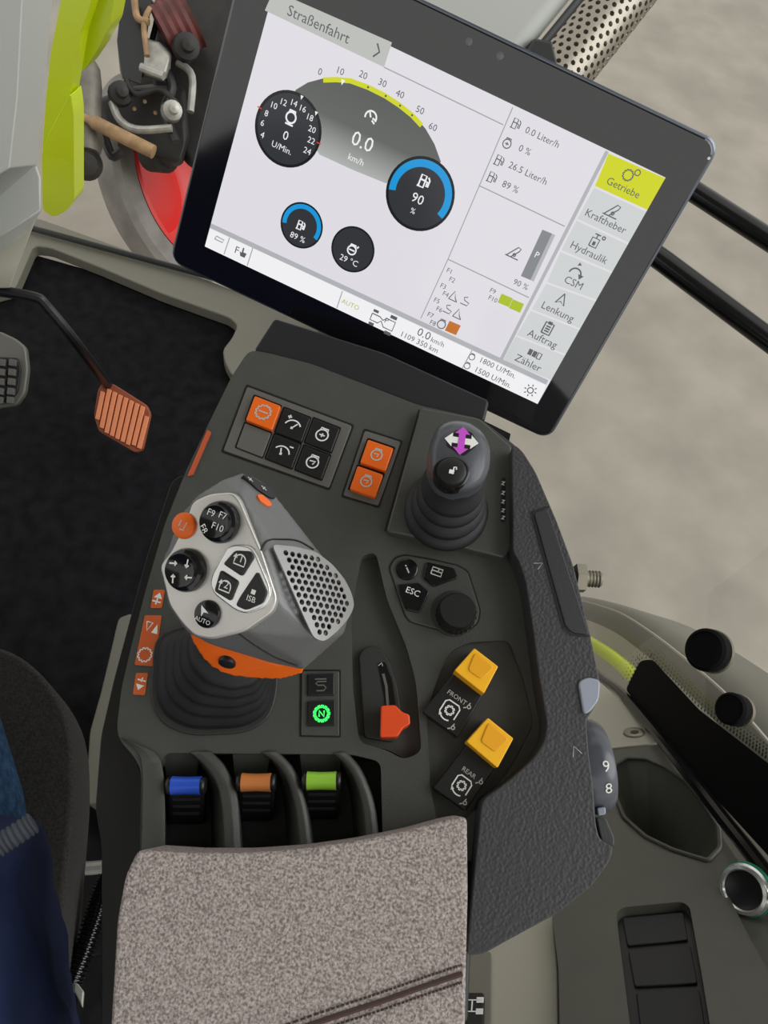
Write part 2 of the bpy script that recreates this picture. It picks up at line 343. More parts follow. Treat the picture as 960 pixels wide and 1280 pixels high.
# right A-pillar
pp = []
for d_, pts in ((1.05, [(715, 0), (640, 92), (470, 20), (545, -75)]),):
    a = [D(x, y, d_) for x, y in pts]
ax_ = (a[0] - a[1]).normalized(); a0 = [a[1] - ax_ * .12, a[2] - ax_ * .12, a[2] + ax_ * .5, a[1] + ax_ * .5]
back = ray(600, 0).normalized() * .10
pil = mk('trim_2', a0 + [p + back for p in a0], [(0, 1, 2, 3), (7, 6, 5, 4), (0, 4, 5, 1), (1, 5, 6, 2), (2, 6, 7, 3), (3, 7, 4, 0)], LGREY, bevel=.03, seg=5); struct(pil); tag(pil, 'light grey cab pillar behind the display', 'pillar')
_pb = [a0[0], a0[1], a0[1] + back, a0[0] + back]; _pc = sum(_pb, Vector()) / 4; _pb = [_pc + (p - _pc) * .8 for p in _pb]
loft('pillar_foot', [[p + ax_ * .03 for p in _pb], [Vector((p.x, p.y, -.05)) for p in _pb]], KHAKI, pil, bevel=.01)
gs = [D(722, 2, 1.06), D(664, 73, 1.06)]; gd = (gs[1] - gs[0]); tube('gasket', [gs[0] - gd, gs[0], gs[1], gs[1] + gd], .006, BLACK, pil, n=8)
hull('foot_cover', [D(x, y, d_) for x, y in ((668, 48), (690, 52), (700, 95), (640, 90)) for d_ in (1.04, 1.1)], BLACK, pil, bevel=.004)

# right side quarter glass with dotted black border
gl = [GX(745, 850), GX(800, 905), GX(860, 985), GX(960, 1130), GX(1040, 1270)]
f0 = Vector(gl[0]); sg = mk('window_2', [tuple(p) for p in gl] + [(.42, gl[-1].y - .3, gl[-1].z + .2), (.42, gl[-1].y - .3, 1.7), (.42, f0.y, 1.7)], [list(range(8))], GLASS, smooth=False, recalc=False); struct(sg); tag(sg, 'clear quarter window glass with dotted black border', 'window')
FR = [(782, 862), (800, 826), (815, 824), (873, 887), (965, 958), (1030, 1010), (1030, 1150), (965, 1075), (857, 957)]
prism('black_border', GX, FR, .0003, .0015, FRITM, sg, r=5)
V = []; Fc = []
edge = [(782, 850), (797, 818), (817, 816), (876, 878), (968, 948)]
for row in range(4):
    for s_ in range(4):
        p, q = Vector(edge[s_]), Vector(edge[s_ + 1]); L = (q - p).length; n_ = int(L / 5); nrm = Vector((q - p).normalized()); nrm = Vector((nrm.y, -nrm.x))
        for i in range(n_):
            c = p + (q - p) * ((i + .5 * (row % 2)) / n_) + nrm * (row * 4.2 - 5); o = GX(c.x, c.y, .001); rr = (.0021 - .0004 * row); b = len(V)
            V += ringp(o, GX.x, GX.y, rr, 6); Fc.append(list(range(b, b + 6)))
tag(mk('border_dots', V, Fc, BLACK, sg, smooth=False, recalc=False), kind='stuff')
for (x, y, r_) in ((885, 813, 20), (917, 887, 16.5)):
    gc = GX(x, y); ga = (GX.n + (CAM - gc).normalized() * 1.4).normalized(); rr = r_ * GX.scale(x, y) * .82
    fa = lathe('glass_fastener', gc - ga * .002, ga, [(0, 0), (rr, 0), (rr, .009), (rr * .85, .012), (rr * .8, .010), (0, .010)], FRITM, sg); lathe('washer', gc - ga * .012, ga, [(0, 0), (rr * 1.04, 0), (rr * 1.04, .006), (0, .006)], STEELM, fa)
tube('seal', spath([GX(x, y, .004) for x, y in ((735, 832), (752, 848), (782, 872), (858, 964), (905, 1024), (962, 1098), (1040, 1215))]), .0075, BLACKG, sg, n=10)

# ================================================================== display terminal
tm = thing('display_terminal', S.p + S.x * .13 - S.n * .03 - S.y * .019, 'large tilted touchscreen display with black glass border showing driving gauges', 'display')
def SR(u0, v0, u1, v1, rr, w, n=5):
    pts = []
    for cx_, cy_, a_ in ((u1 - rr, v1 - rr, 0), (u0 + rr, v1 - rr, 90), (u0 + rr, v0 + rr, 180), (u1 - rr, v0 + rr, 270)):
        for k in range(n + 1):
            t = math.radians(a_ + 90 * k / n); pts.append(S.p + S.x * (cx_ + rr * math.cos(t)) + S.y * (cy_ + rr * math.sin(t)) + S.n * w)
    return pts
loft('housing', [SR(.02, .03, .24, .14, .02, -.05), SR(-.01, 0, .27, .165, .02, -.035), SR(-.0225, -.0210, .2805, .1895, .009, -.016), SR(-.0225, -.0210, .2805, .1895, .009, -.006)], BLACK, tm)
loft('metal_rim', [SR(-.0235, -.0220, .2815, .1905, .0095, -.007), SR(-.0235, -.0220, .2815, .1905, .0095, -.0035), SR(-.0225, -.0210, .2805, .1895, .009, -.0025)], RIM, tm)
loft('glass_front', [SR(-.0218, -.0203, .2798, .1888, .0085, -.0028), SR(-.0218, -.0203, .2798, .1888, .0085, -.0012), SR(-.0210, -.0195, .279, .188, .008, -.0006)], BEZEL, tm, smooth=False)
disc('sensor', S, 586, 52, 5, -.0006, -.0002, mat('sensor_grey', s2l(110, 110, 112), .3), tm); disc('sensor', S, 625, 70, 5, -.0006, -.0002, MATS['sensor_grey'], tm)
disc('status_light', S, 886, 198, 2, -.0006, -.0002, WHITE, tm)
arm_ = tube('mounting_arm', spath([S.p + S.x * .12 + S.y * .06 - S.n * .045, S.p + S.x * .12 + S.y * .03 - S.n * .10, S.p + S.x * .12 + Vector((0, -.03, -.14))]), .022, BLACK, tm)
TL_, TR_, BR_, BL_ = (342, -12), (832, 222), (672, 505), (256, 308)
sc_ = sheet('screen', S, [TL_, TR_, BR_, BL_], .0, E_BG, tm)
L1, L2, L3, L4 = .0002, .0004, .0006, .0008
sheet('header_bar', S, [TL_, (490, 53), (480, 84), (331, 13)], L1, E_HEAD, sc_)
text('Straßenfahrt', S, 398, 31, 13, E_INK, sc_, L2); icon([[(-.4, .9), (.3, 0), (-.4, -.9)]], S, 472, 64, 18, E_INK, sc_, L2, lw=.13)
for pts in ([(480, 84), (629, 156)], [(641, 134), (560, 324), (526, 398)], [(599, 232), (706, 283)], [(560, 324), (661, 372)]): line('divider', S, pts, 1.4, L1, E_LINE, sc_)
# speed gauge
sheet('speed_gauge', S, [(362, 125), (370, 112), (385, 103), (404, 98), (427, 97), (447, 101), (465, 109), (484, 119), (502, 131), (518, 145), (532, 161), (543, 180), (551, 202), (545, 215), (482, 229), (440, 212), (399, 193)], L1, E_GRAD, sc_)
arcp = [(404, 100), (420, 99.5), (438, 101), (460, 109), (482, 120), (500, 132), (515, 144), (527, 157)]
line('speed_band', S, arcp, 6, L2, E_LIME, sc_)
for a_, b_ in ((arcp[3], None), (arcp[4], None), (arcp[5], None), (arcp[6], None)): disc('tick', S, a_[0], a_[1], 1.4, L2, L3, E_INK, sc_)
icon([['F', (-.7, .8), (.7, .8), (0, -.9)]], S, 428, 103, 8, E_WHT, sc_, L3)
for s_, x, y in (('0', 400, 90), ('10', 425, 89), ('20', 454, 94), ('30', 478, 104), ('40', 500, 118), ('50', 525, 138), ('60', 541, 159)): text(s_, S, x, y, 8.5, E_INK, sc_, L2)
icon([arc(0, -.2, .85, -20, 200, 16), [(0, -.2), (-.35, .4)], [(.3, -.5), (.8, -.8)], [(.3, -.2), (.8, -.3)]], S, 464, 145, 18, E_WHT, sc_, L3, lw=.12)
text('0.0', S, 453, 178, 18, E_WHT, sc_, L3); text('km/h', S, 445, 200, 8, E_WHT, sc_, L3)
def dial(px, py, rpx, a0, a1, blue=True):
    rr = (S(px, py + rpx) - S(px, py - rpx)).length / 2
    d_ = annulus('dial_face', S, px, py, 0, rr, 0, 360, L2, E_DARK, sc_)
    annulus('dial_rim', S, px, py, rr * .92, rr, 0, 360, L3, E_RIMD, sc_)
    if blue: annulus('level_band', S, px, py, rr * .72, rr * .92, a0, a1, L4, E_BLUE, sc_)
    return rr
dial(360, 162, 48.5, 0, 0, False)
for s_, x, y in (('4', 328, 169), ('6', 328, 154), ('8', 333, 142), ('10', 342, 132), ('12', 354, 128), ('14', 367, 129), ('16', 378, 136), ('18', 387, 147), ('20', 390, 162), ('22', 389, 176), ('24', 384, 189)): text(s_, S, x, y, 7.5, E_WHT, sc_, L4)
icon(I_ENG[:2] + [[(-.6, -1.05), (.6, -1.05)]], S, 364, 146, 18, E_WHT, sc_, L4, lw=.12); text('0', S, 357, 170, 11, E_WHT, sc_, L4); text('U/Min.', S, 352, 185, 7.5, E_WHT, sc_, L4)
icon([['F', (-.7, .8), (.7, .8), (0, -.9)]], S, 377, 122, 6, E_WHT, sc_, L4); icon([['F', (-.7, .8), (.7, .8), (0, -.9)]], S, 395, 142, 6, E_WHT, sc_, L4)
line('red_mark', S, [(322, 133), (327, 136)], 1.6, L4, E_RED, sc_); line('red_mark', S, [(396, 178), (401, 180)], 1.6, L4, E_RED, sc_)
dial(525, 243, 47, -22, 195); icon(I_PUMP, S, 530, 227, 18, E_WHT, sc_, L4, lw=.12); text('90', S, 522, 249, 12, E_WHT, sc_, L4); text('%', S, 516, 264, 7, E_WHT, sc_, L4)
dial(377, 282, 29, -20, 195); icon(I_PUMP, S, 376, 282, 13, E_WHT, sc_, L4, lw=.13); text('89 %', S, 372, 297, 7.5, E_WHT, sc_, L4)
dial(441, 312, 29, 0, 0, False); icon(I_ENG[:2] + [[(-.5, -.1), (.5, -.1)], [(.7, .5), (.9, .9)]], S, 440, 312, 15, E_WHT, sc_, L4, lw=.12); text('29 °C', S, 436, 326, 7.5, E_WHT, sc_, L4)
# consumption list
for s_, x, y in (('0.0 Liter/h', 678, 172), ('0 %', 656, 188), ('26.5 Liter/h', 660, 217), ('89 %', 638, 234)): text(s_, S, x, y, 8.5, E_INK, sc_, L1)
for k, (x, y) in enumerate(((645, 155), (634, 179), (624, 201), (615, 222))): icon(I_ENG if k == 1 else I_PUMP, S, x, y, 15, E_INK, sc_, L1, lw=.09)
sheet('level_bar', S, [(678, 287), (690, 292), (663, 350), (651, 345)], L1, E_GREY, sc_); sheet('level_scale', S, [(690, 292), (694, 294), (667, 352), (663, 350)], L1, E_SHAD, sc_)
icon(I_LIFT, S, 642, 316, 20, E_INK, sc_, L1, lw=.07); text('90 %', S, 651, 356, 7.5, E_INK, sc_, L1); text('P', S, 671, 319, 8, E_WHT, sc_, L2)
for s_, x, y in (('F1', 562, 339), ('F2', 565, 350), ('F3', 554, 358), ('F4', 557, 368), ('F5', 546, 376), ('F6', 549, 387), ('F7', 538, 394), ('F8', 541, 404), ('F9', 616, 364), ('F10', 616, 374)): text(s_, S, x, y, 6, E_INK, sc_, L1)
for x, y in ((568, 370), (573, 392)): icon([[(-.8, -.8), (-.2, .9), (.3, -.3), (.8, -.8)], [(-.9, -.9), (.9, -.9)]], S, x, y, 13, E_INK, sc_, L1, lw=.09)
for x, y in ((582, 376), (560, 386)): icon([[(-.8, -.8), (.6, -.8), (.8, -.2), (-.2, .0), (-.5, .5), (.2, .8)]], S, x, y, 13, E_INK, sc_, L1, lw=.09)
icon(I_ENG[:2], S, 552, 405, 14, E_INK, sc_, L1, lw=.09)
sheet('function_tile', S, [(562, 401), (576, 407), (570, 419), (556, 413)], L1, E_ORNG, sc_)
for x, y in ((632, 375), (646, 382)): sheet('function_tile', S, [(x - 5, y - 8), (x + 9, y - 2), (x + 4, y + 9), (x - 10, y + 3)], L1, E_GRN, sc_)
# menu column
lft = [(761, 191), (743, 234), (721, 275), (701, 314), (683, 354), (664, 388), (645, 420), (628, 451)]
rgt = [(832, 204), (808, 264), (786, 304), (763, 340), (741, 375), (721, 411), (704, 444), (689, 473)]
def lerp2(p, q, t): return (p[0] + (q[0] - p[0]) * t, p[1] + (q[1] - p[1]) * t)
def redge(y): t = (y - 222) / (505 - 222); return (832 + (672 - 832) * t, y)
rgt = [redge(y) for y in (222, 264, 305, 341, 376, 412, 444, 476)]
names = ('Getriebe', 'Kraftheber', 'Hydraulik', 'CSM', 'Lenkung', 'Auftrag', 'Zähler')
tpos = ((779, 235), (757, 277), (736, 316), (717, 354), (697, 390), (678, 424), (660, 454))
line('menu_shade', S, [(759, 189), (625, 452)], 5, L1, E_SHAD, sc_)
for k in range(7):
    a_, b_, c_, d_ = lft[k], rgt[k], rgt[k + 1], lft[k + 1]
    t_ = sheet('menu_tile', S, [lerp2(a_, d_, .02), lerp2(b_, c_, .02), lerp2(b_, c_, .96), lerp2(a_, d_, .96)], L2, E_LIME if k == 0 else E_TILE, sc_)
    text(names[k], S, *tpos[k], 9.5, E_INK, sc_, L3)
icon(I_GEAR, S, 785, 219, 15, E_INK, sc_, L3, lw=.1); icon(I_GEAR, S, 797, 216, 8, E_INK, sc_, L3, lw=.14)
icon(I_LIFT, S, 765, 264, 22, E_INK, sc_, L3, lw=.07); icon([[(-.5, -.8), (-.5, .3), (.5, .3), (.5, -.8), (-.5, -.8)], [(0, .3), (0, .9)], [(-.4, .8), (.4, .8)], ['F', (-.2, -.6), (.2, -.6), (.2, -.1), (-.2, -.1)], arc(.85, .7, .2, 0, 360, 8)], S, 744, 301, 20, E_INK, sc_, L3, lw=.08)
icon([arc(0, -.3, .7, 10, 180, 12), ['F', (.35, -.1), (1.05, -.1), (.7, -.65)], ['F', (-.2, .7), (.25, .9), (-.1, 1.15)]], S, 720, 340, 22, E_INK, sc_, L3, lw=.09); icon(I_NAV, S, 702, 375, 17, E_INK, sc_, L3, lw=.09)
icon([[(-.6, -.9), (-.6, .7), (.6, .7), (.6, -.9), (-.6, -.9)], ['F', (-.3, .5), (.3, .5), (.3, .95), (-.3, .95)], [(-.35, .2), (.35, .2)], [(-.35, -.15), (.35, -.15)], [(-.35, -.5), (.35, -.5)]], S, 685, 410, 18, E_INK, sc_, L3, lw=.11)
icon([['F', (-1, -.4), (-.4, -.4), (-.4, .5), (-1, .5)], ['F', (-.3, -.4), (.3, -.4), (.3, .5), (-.3, .5)], [(.45, -.4), (.45, .5), (1, .5), (1, -.4), (.45, -.4)]], S, 668, 443, 17, E_INK, sc_, L3, lw=.09)
# bottom bar
line('bar_shade', S, [(263, 282), (684, 478)], 6, L1, E_SHAD, sc_)
sheet('status_bar', S, [BL_, (262.5, 285), (683, 482), BR_], L1, E_BAR, sc_)
for pts in ([(287, 297), (280, 318)], [(316, 310), (309, 332)], [(428, 364), (421, 385)], [(590, 438), (578, 460)]): line('divider', S, pts, 1.2, L2, E_LINE, sc_)
icon([[(-.8, -.3), (.7, -.3), (.9, .2), (-.6, .3), (-.8, -.3)]], S, 274, 299, 14, E_LINE, sc_, L2); text('F', S, 296, 313, 9, E_INK, sc_, L2); icon([['F', (-.4, -.8), (.5, -.8), (.7, .1), (.0, .1), (.0, .9), (-.3, .9), (-.3, -.1), (-.7, .0)]], S, 304, 316, 13, E_INK, sc_, L2)
text('AUTO', S, 438, 381, 6, E_GRN, sc_, L2)
icon([[(-.9, .25), (-.9, -.25), (-.3, -.25), (-.1, .0), (.2, -.35), (.9, -.35), (.9, .35), (.2, .35), (0, .1), (-.3, .25), (-.9, .25)], ['F', (-.9, .4), (-.5, .4), (-.5, .6), (-.9, .6)], ['F', (-.9, -.4), (-.5, -.4), (-.5, -.6), (-.9, -.6)], ['F', (.4, .5), (.9, .5), (.9, .75), (.4, .75)], ['F', (.4, -.5), (.9, -.5), (.9, -.75), (.4, -.75)]], S, 478, 402, 34, E_INK, sc_, L2, lw=.04); text('P', S, 483, 401, 7, E_INK, sc_, L2)
text('0.0', S, 530, 418, 10.5, E_INK, sc_, L2); text('km/h', S, 547, 428, 6.5, E_INK, sc_, L2); text('1109 350 km', S, 524, 428, 7, E_INK, sc_, L2)
text('1800 U/Min.', S, 622, 460, 7.2, E_INK, sc_, L2); text('1500 U/Min.', S, 616, 472, 7.2, E_INK, sc_, L2); icon(I_ENG[:2], S, 590, 446, 10, E_INK, sc_, L2); icon(I_ENG[:2], S, 584, 457, 10, E_INK, sc_, L2)
icon(I_SUN, S, 663, 488, 17, E_INK, sc_, L2, lw=.08)

# ================================================================== armrest console
co = thing('armrest_console', A(380, 760, -.09), 'dark grey armrest control console with switches below the display', 'control console')
BASE = [(311, 440), (330, 441), (390, 457), (525, 509), (600, 525), (650, 575), (690, 650), (725, 800), (735, 860), (725, 900), (730, 1030), (680, 1120), (590, 1170), (585, 1280), (182, 1280), (180, 965), (150, 922), (158, 860), (170, 800), (192, 730), (215, 650), (250, 560)]
LEV = [(206, 941), (440, 943), (476, 952), (479, 1076), (180, 1076), (180, 965), (200, 958)]
CHAN = [(452, 694), (470, 690), (484, 750), (508, 808), (520, 852), (527, 940), (505, 950), (484, 938), (449, 928), (441, 860), (439, 762)]
PTO = [(538, 985), (533, 890), (548, 845), (562, 815), (585, 803), (636, 800), (655, 850), (668, 905), (640, 958), (605, 1002), (570, 1035), (548, 1035)]
prism('body', A, BASE, -.09, -.034, DECKD, co, r=8, bevel=.004)
DK = [(311, 438), (330, 440), (390, 455), (525, 507), (600, 523), (648, 560), (672, 640), (690, 780), (698, 900), (660, 985), (620, 1040), (600, 1076), (178, 1076), (177, 965), (168, 946), (150, 926), (146, 910), (152, 860), (166, 800), (182, 738), (206, 655), (232, 590), (262, 527), (290, 470)]
prism('deck', A, DK, -.03, 0, DECK, co, holes=[LEV, CHAN, PTO], r=10, bevel=.0025)
prism('recess_floor', A, [(p[0] + (3 if p[0] > 480 else -3), p[1]) for p in CHAN], -.03, -.010, DECK, co, r=8)
prism('recess_floor', A, PTO, -.03, -.004, DECK, co, r=10)
prism('front_cowl', A, [(317, 437), (343, 397), (480, 440), (612, 500), (606, 526), (525, 509), (390, 458), (330, 442)], -.06, -.008, mat('blue_black_plastic', s2l(24, 24, 27), .5), co, r=5, bevel=.004)
prism('side_panel', A, [(215, 600), (232, 592), (205, 690), (168, 795), (150, 885), (152, 925), (168, 945), (180, 975), (180, 1060), (180, 1320), (126, 1320), (127, 1060), (119, 1010), (126, 920), (142, 850), (182, 700)], -.10, -.022, BLACK, co, r=10, bevel=.003)  # black puts the shade of the unlit side wall into its colour
prism('reflector', A, [(259, 537), (264, 540), (241, 593), (234, 595)], -.006, .0012, mat('orange_reflector', s2l(190, 90, 60), .25), co, r=1)
# bolster on the right
BO = [(640, 553), (653, 563), (670, 590), (697, 653), (717, 707), (738, 793), (750, 850), (746, 880), (733, 900), (736, 940), (742, 985), (745, 1030), (750, 1050), (768, 1058), (762, 1078), (739, 1109), (697, 1142), (640, 1173), (604, 1193), (583, 1195), (592, 1100), (600, 1020), (603, 1000), (640, 973), (668, 947), (681, 926), (684, 905), (674, 847), (667, 793), (657, 727), (648, 700), (641, 690)]
prism('side_bolster', A, BO, -.07, .020, LEATHER, co, r=8, bevel=.006, seg=4)
prism('bolster_insert', A, [(667, 641), (685, 636), (737, 793), (716, 791), (707, 783)], .010, .0212, STRIPM, co, r=5, bevel=.001)
line('insert_joint', A, [(665, 640), (686, 633)], 1.5, .0213, BLACK, co); line('insert_joint', A, [(665, 640), (705, 785), (714, 793), (738, 795)], 1.5, .0208, BLACK, co)
icon([[(-.8, .1), (.9, .6), (.2, -.9)]], A, 672, 706, 12, PALEP, co, .0207, lw=.05, name='mould_mark'); icon([[(-.3, -.9), (-.5, .8), (1.0, .0)]], A, 720, 940, 15, PALEP, co, .0207, lw=.05, name='mould_mark')
prism('lock_button', A, [(723, 852), (735, 846), (751, 850), (749, 875), (738, 890), (730, 893)], -.02, .022, mat('pale_blue_grey_plastic', s2l(150, 156, 168), .2), co, r=6, bevel=.003)
prism('corner_catch', A, [(745, 1022), (758, 1022), (769, 1048), (768, 1059), (752, 1054)], -.03, .017, STRIPM, co, r=4, bevel=.003)
# numbered thumb wheel
wc = A(740, 957, -.016); wx = (A(780, 955, 0) - A(752, 958, 0)).normalized()
wh = lathe('thumb_wheel', wc - wx * .010, wx, [(.001, 0), (.0235, 0), (.0255, .002), (.0265, .009), (.0258, .0135), (.0235, .0168), (.001, .017)], mat('blue_grey_wheel', s2l(78, 81, 88), .22), co, n=48)
for s_, px, py in (('9', 744, 960), ('8', 742, 992)):
    c = A(px, py, .01); x_, y_ = wx, A.n.cross(wx); rel = c - wc; ang = math.atan2(rel.dot(y_), rel.dot(A.n)) if True else 0
    rd = A.n * math.cos(ang) + y_ * math.sin(ang); td = rd.cross(wx).normalized()
    if td.dot(A.y) < 0: td = -td
    V, Fc = textgeo(s_); k = .0085
    mk('numeral', [wc + rd * .0268 + wx * (.0005 + a_ * k) + td * (b_ * k) for a_, b_ in V], Fc, WHITE, wh, smooth=False, recalc=False)
prism('wheel_tab', A, [(746, 1010), (757, 1008), (758, 1018), (748, 1020)], -.03, .0, MATS['pale_blue_grey_plastic'], co, r=3, bevel=.001)
# threaded stud at the bolster's outer edge
s0 = A(715, 722, -.02); sd = (A(745, 724, -.02) - s0).normalized()
st = lathe('stud', s0, sd, [(.0, 0)] + [(.0048 + (.0007 if i % 2 else 0), .0010 * i) for i in range(1, 18)] + [(.0042, .0185), (0, .0185)], STEELM, co, n=18)
lathe('nut', s0 + sd * .002, sd, [(0, 0), (.0095, 0), (.0095, .006), (0, .006)], STEELM, st, n=6)

# flat switch groups on the front of the deck
def quad(cx_, cy_, dx, dy): return [(cx_ - dx[0] - dy[0], cy_ - dx[1] - dy[1]), (cx_ + dx[0] - dy[0], cy_ + dx[1] - dy[1]), (cx_ + dx[0] + dy[0], cy_ + dx[1] + dy[1]), (cx_ - dx[0] + dy[0], cy_ - dx[1] + dy[1])]
prism('switch_frame_gap', A, [(308, 480), (443, 531), (412, 613), (276, 565)], -.001, .0003, BLACK, co, r=3)
prism('switch_frame', A, [(309, 483), (440, 532), (411, 610), (279, 563)], -.001, .0010, GREYFR, co, r=3, bevel=.0006)
dr, dc = (16.3, 6.4), (-5.6, 15.2)
dirr = (37, 14.5)
for k, (x, y, m_, ic) in enumerate(((329, 516, ORANGE, I_GEAR + [[(-.6, 0), (.6, 0)]]), (366, 531, BLACK, I_GAUGE), (403, 544, BLACK, I_ENG), (317, 550, GREYFR, None), (354, 564, BLACK, I_GAUGE2), (391, 578, BLACK, I_ENGM))):
    prism('button_gap', A, quad(x, y, (dr[0] * 1.08, dr[1] * 1.08), (dc[0] * 1.08, dc[1] * 1.08)), 0, .0013, BLACKG, co, r=2)
    b_ = prism('button', A, quad(x, y, dr, dc), 0, .0045 if k == 0 else .0026 if k != 3 else .0018, m_, co, r=2, bevel=.0008)
    if ic: icon(ic, A, x, y - 1, 20, WHITE if m_ is BLACK else PALEP, b_, .0047 if k == 0 else .0029, dirpx=dirr, lw=.085)
prism('switch_frame_gap', A, [(455, 535), (504, 551), (474, 635), (426, 621)], -.001, .0003, BLACK, co, r=3)
prism('switch_frame', A, [(456, 538), (501, 552), (473, 632), (429, 619)], -.001, .0010, GREYFR, co, r=3, bevel=.0006)
for x, y in ((471, 569), (458, 602)):
    prism('button_gap', A, quad(x, y, (17.5, 6), (-6, 16)), 0, .0013, BLACKG, co, r=2)
    b_ = prism('button', A, quad(x, y, (16, 5.5), (-5, 14.5)), 0, .0045, ORANGE, co, r=2, bevel=.0008); icon(I_ENGM, A, x, y - 1, 18, PALEP, b_, .0047, dirpx=(35, 12), lw=.09)
# S and N buttons beside the joystick
prism('switch_frame_gap', A, [(375, 837), (426, 837), (426, 922), (374, 921)], -.001, .0003, BLACK, co, r=2)
prism('switch_frame', A, [(377, 839), (424, 839), (424, 920), (376, 919)], -.001, .0010, DECK, co, r=2, bevel=.0006)
b_ = prism('button', A, [(384, 842), (418, 841), (418, 869), (384, 870)], 0, .0026, BLACK, co, r=2, bevel=.0008); icon(I_S, A, 401, 856, 18, GREYFR, b_, .0029, dirpx=(30, -1), lw=.09)
b_ = prism('button', A, [(384, 876), (419, 875), (419, 907), (384, 908)], 0, .0026, BLACK, co, r=2, bevel=.0008); icon([gear(13, .72, .98), [(-.3, -.35), (-.3, .35), (.3, -.35), (.3, .35)]], A, 402, 892, 21, GREENLED, b_, .0029, dirpx=(30, -1), lw=.1)
# warning stickers along the left edge
for pts, k in (([(192, 737), (206, 737), (202, 760), (188, 760)], 0), ([(181, 769), (202, 769), (193, 833), (168, 831)], 1), ([(170, 841), (185, 841), (181, 869), (166, 868)], 2)):
    st_ = prism('sticker', A, pts, 0, .0005, ORANGE2, co, r=2); cx_ = sum(p[0] for p in pts) / 4; cy_ = sum(p[1] for p in pts) / 4
    if k == 1:
        icon([[(-.9, .9), (-.1, .9), (-.5, -.2), (-.9, .9)], ['F', (.1, -.3), (.9, -.3), (.5, .9)]], A, cx_ + 3, cy_ - 13, 20, WHITE, st_, .0007, lw=.07); icon(I_GEAR, A, cx_ - 5, cy_ + 18, 19, WHITE, st_, .0007, lw=.08)
    else: icon([['F', (-.6, .1), (.6, .1), (0, .9)] if k == 0 else ['F', (-.6, -.1), (.6, -.1), (0, -.9)], [(-.6, -.4 if k == 0 else .5), (.6, -.4 if k == 0 else .5)], [(0, .3), (0, -.8 if k == 0 else .9)]], A, cx_, cy_, 18, WHITE, st_, .0007, lw=.1)

# pod under the small joystick
prism('joystick_pod', A, [(526, 509), (600, 523), (640, 558), (640, 684), (630, 697), (560, 680), (483, 664)], -.002, .008, DECK, co, r=4, bevel=.003)
prism('symbol_strip', A, [(627, 597), (632, 597), (632, 652), (626, 652)], .0078, .0086, BLACK, co, r=2.5)
for k, y in enumerate((604, 616, 627, 638, 647)): icon([[(-.5, -.7), (.5, .7)], [(-.5, .5), (.5, .5)], [(-.3, -.4), (.5, -.6)]], A, 629, y, 7, WHITE, co, .0089, lw=.18)
line('pod_joint', A, [(524, 512), (481, 664)], 1.6, .0004, BLACK, co)
# navigation pad: i, window, ESC and rotary knob
NAV = [(487, 710), (495, 697), (507, 694), (537, 699), (573, 707), (585, 715), (600, 763), (597, 778), (583, 790), (567, 792), (513, 777), (507, 770)]
cN = (545, 742)
prism('pad_gap', A, [(cN[0] + (x - cN[0]) * 1.03, cN[1] + (y - cN[1]) * 1.03) for x, y in NAV], -.001, .0004, BLACK, co, r=5)
prism('navigation_pad', A, NAV, -.001, .0012, DECK, co, r=5, bevel=.0008)
b_ = disc('button', A, 509, 711, 13.5, 0, .0032, BLACKG, co); icon([['F', (-.12, -.8), (.12, -.8), (.12, .25), (-.12, .25)], ['F', (-.12, .45), (.12, .45), (.12, .75), (-.12, .75)]], A, 509, 711, 14, PALEP, b_, .0036, dirpx=(10, -4))
b_ = prism('button', A, [(533, 702), (568, 710), (573, 722), (543, 733), (529, 722)], 0, .0032, BLACKG, co, r=3, bevel=.0008); icon([[(-.9, -.6), (-.9, .7), (.9, .7), (.9, -.6), (-.9, -.6)], [(.2, .7), (.2, .1), (.9, .1)], [(-.9, .1), (.2, .1)]], A, 546, 715, 14, PALEP, b_, .0035, dirpx=(20, 7), lw=.1)
b_ = prism('button', A, [(497, 730), (523, 728), (537, 740), (525, 766), (508, 762), (498, 740)], 0, .0032, BLACKG, co, r=3, bevel=.0008); text('ESC', A, 516, 740, 8, WHITE, b_, .0035, dirpx=(20, 8))
disc('knob_dish', A, 567, 766, 29, 0, .0014, DECKD, co)
kr = 23.5 * A.scale(568, 764)
kn = lathe('rotary_knob', A(569, 770, .0), A.n, [(0, 0), (kr, 0), (kr, .009), (kr * .95, .013), (kr * .9, .015), (kr * .86, .0155), (0, .0155)], BLACK, co, n=48)
x_, y_, d_ = basis(A.n)
for i in range(24):
    t = 2 * math.pi * i / 24; c = A(569, 770, 0) + (x_ * math.cos(t) + y_ * math.sin(t)) * kr
    tube('grip_rib', [c, c + A.n * .009], .0006, BLACK, kn, n=5)
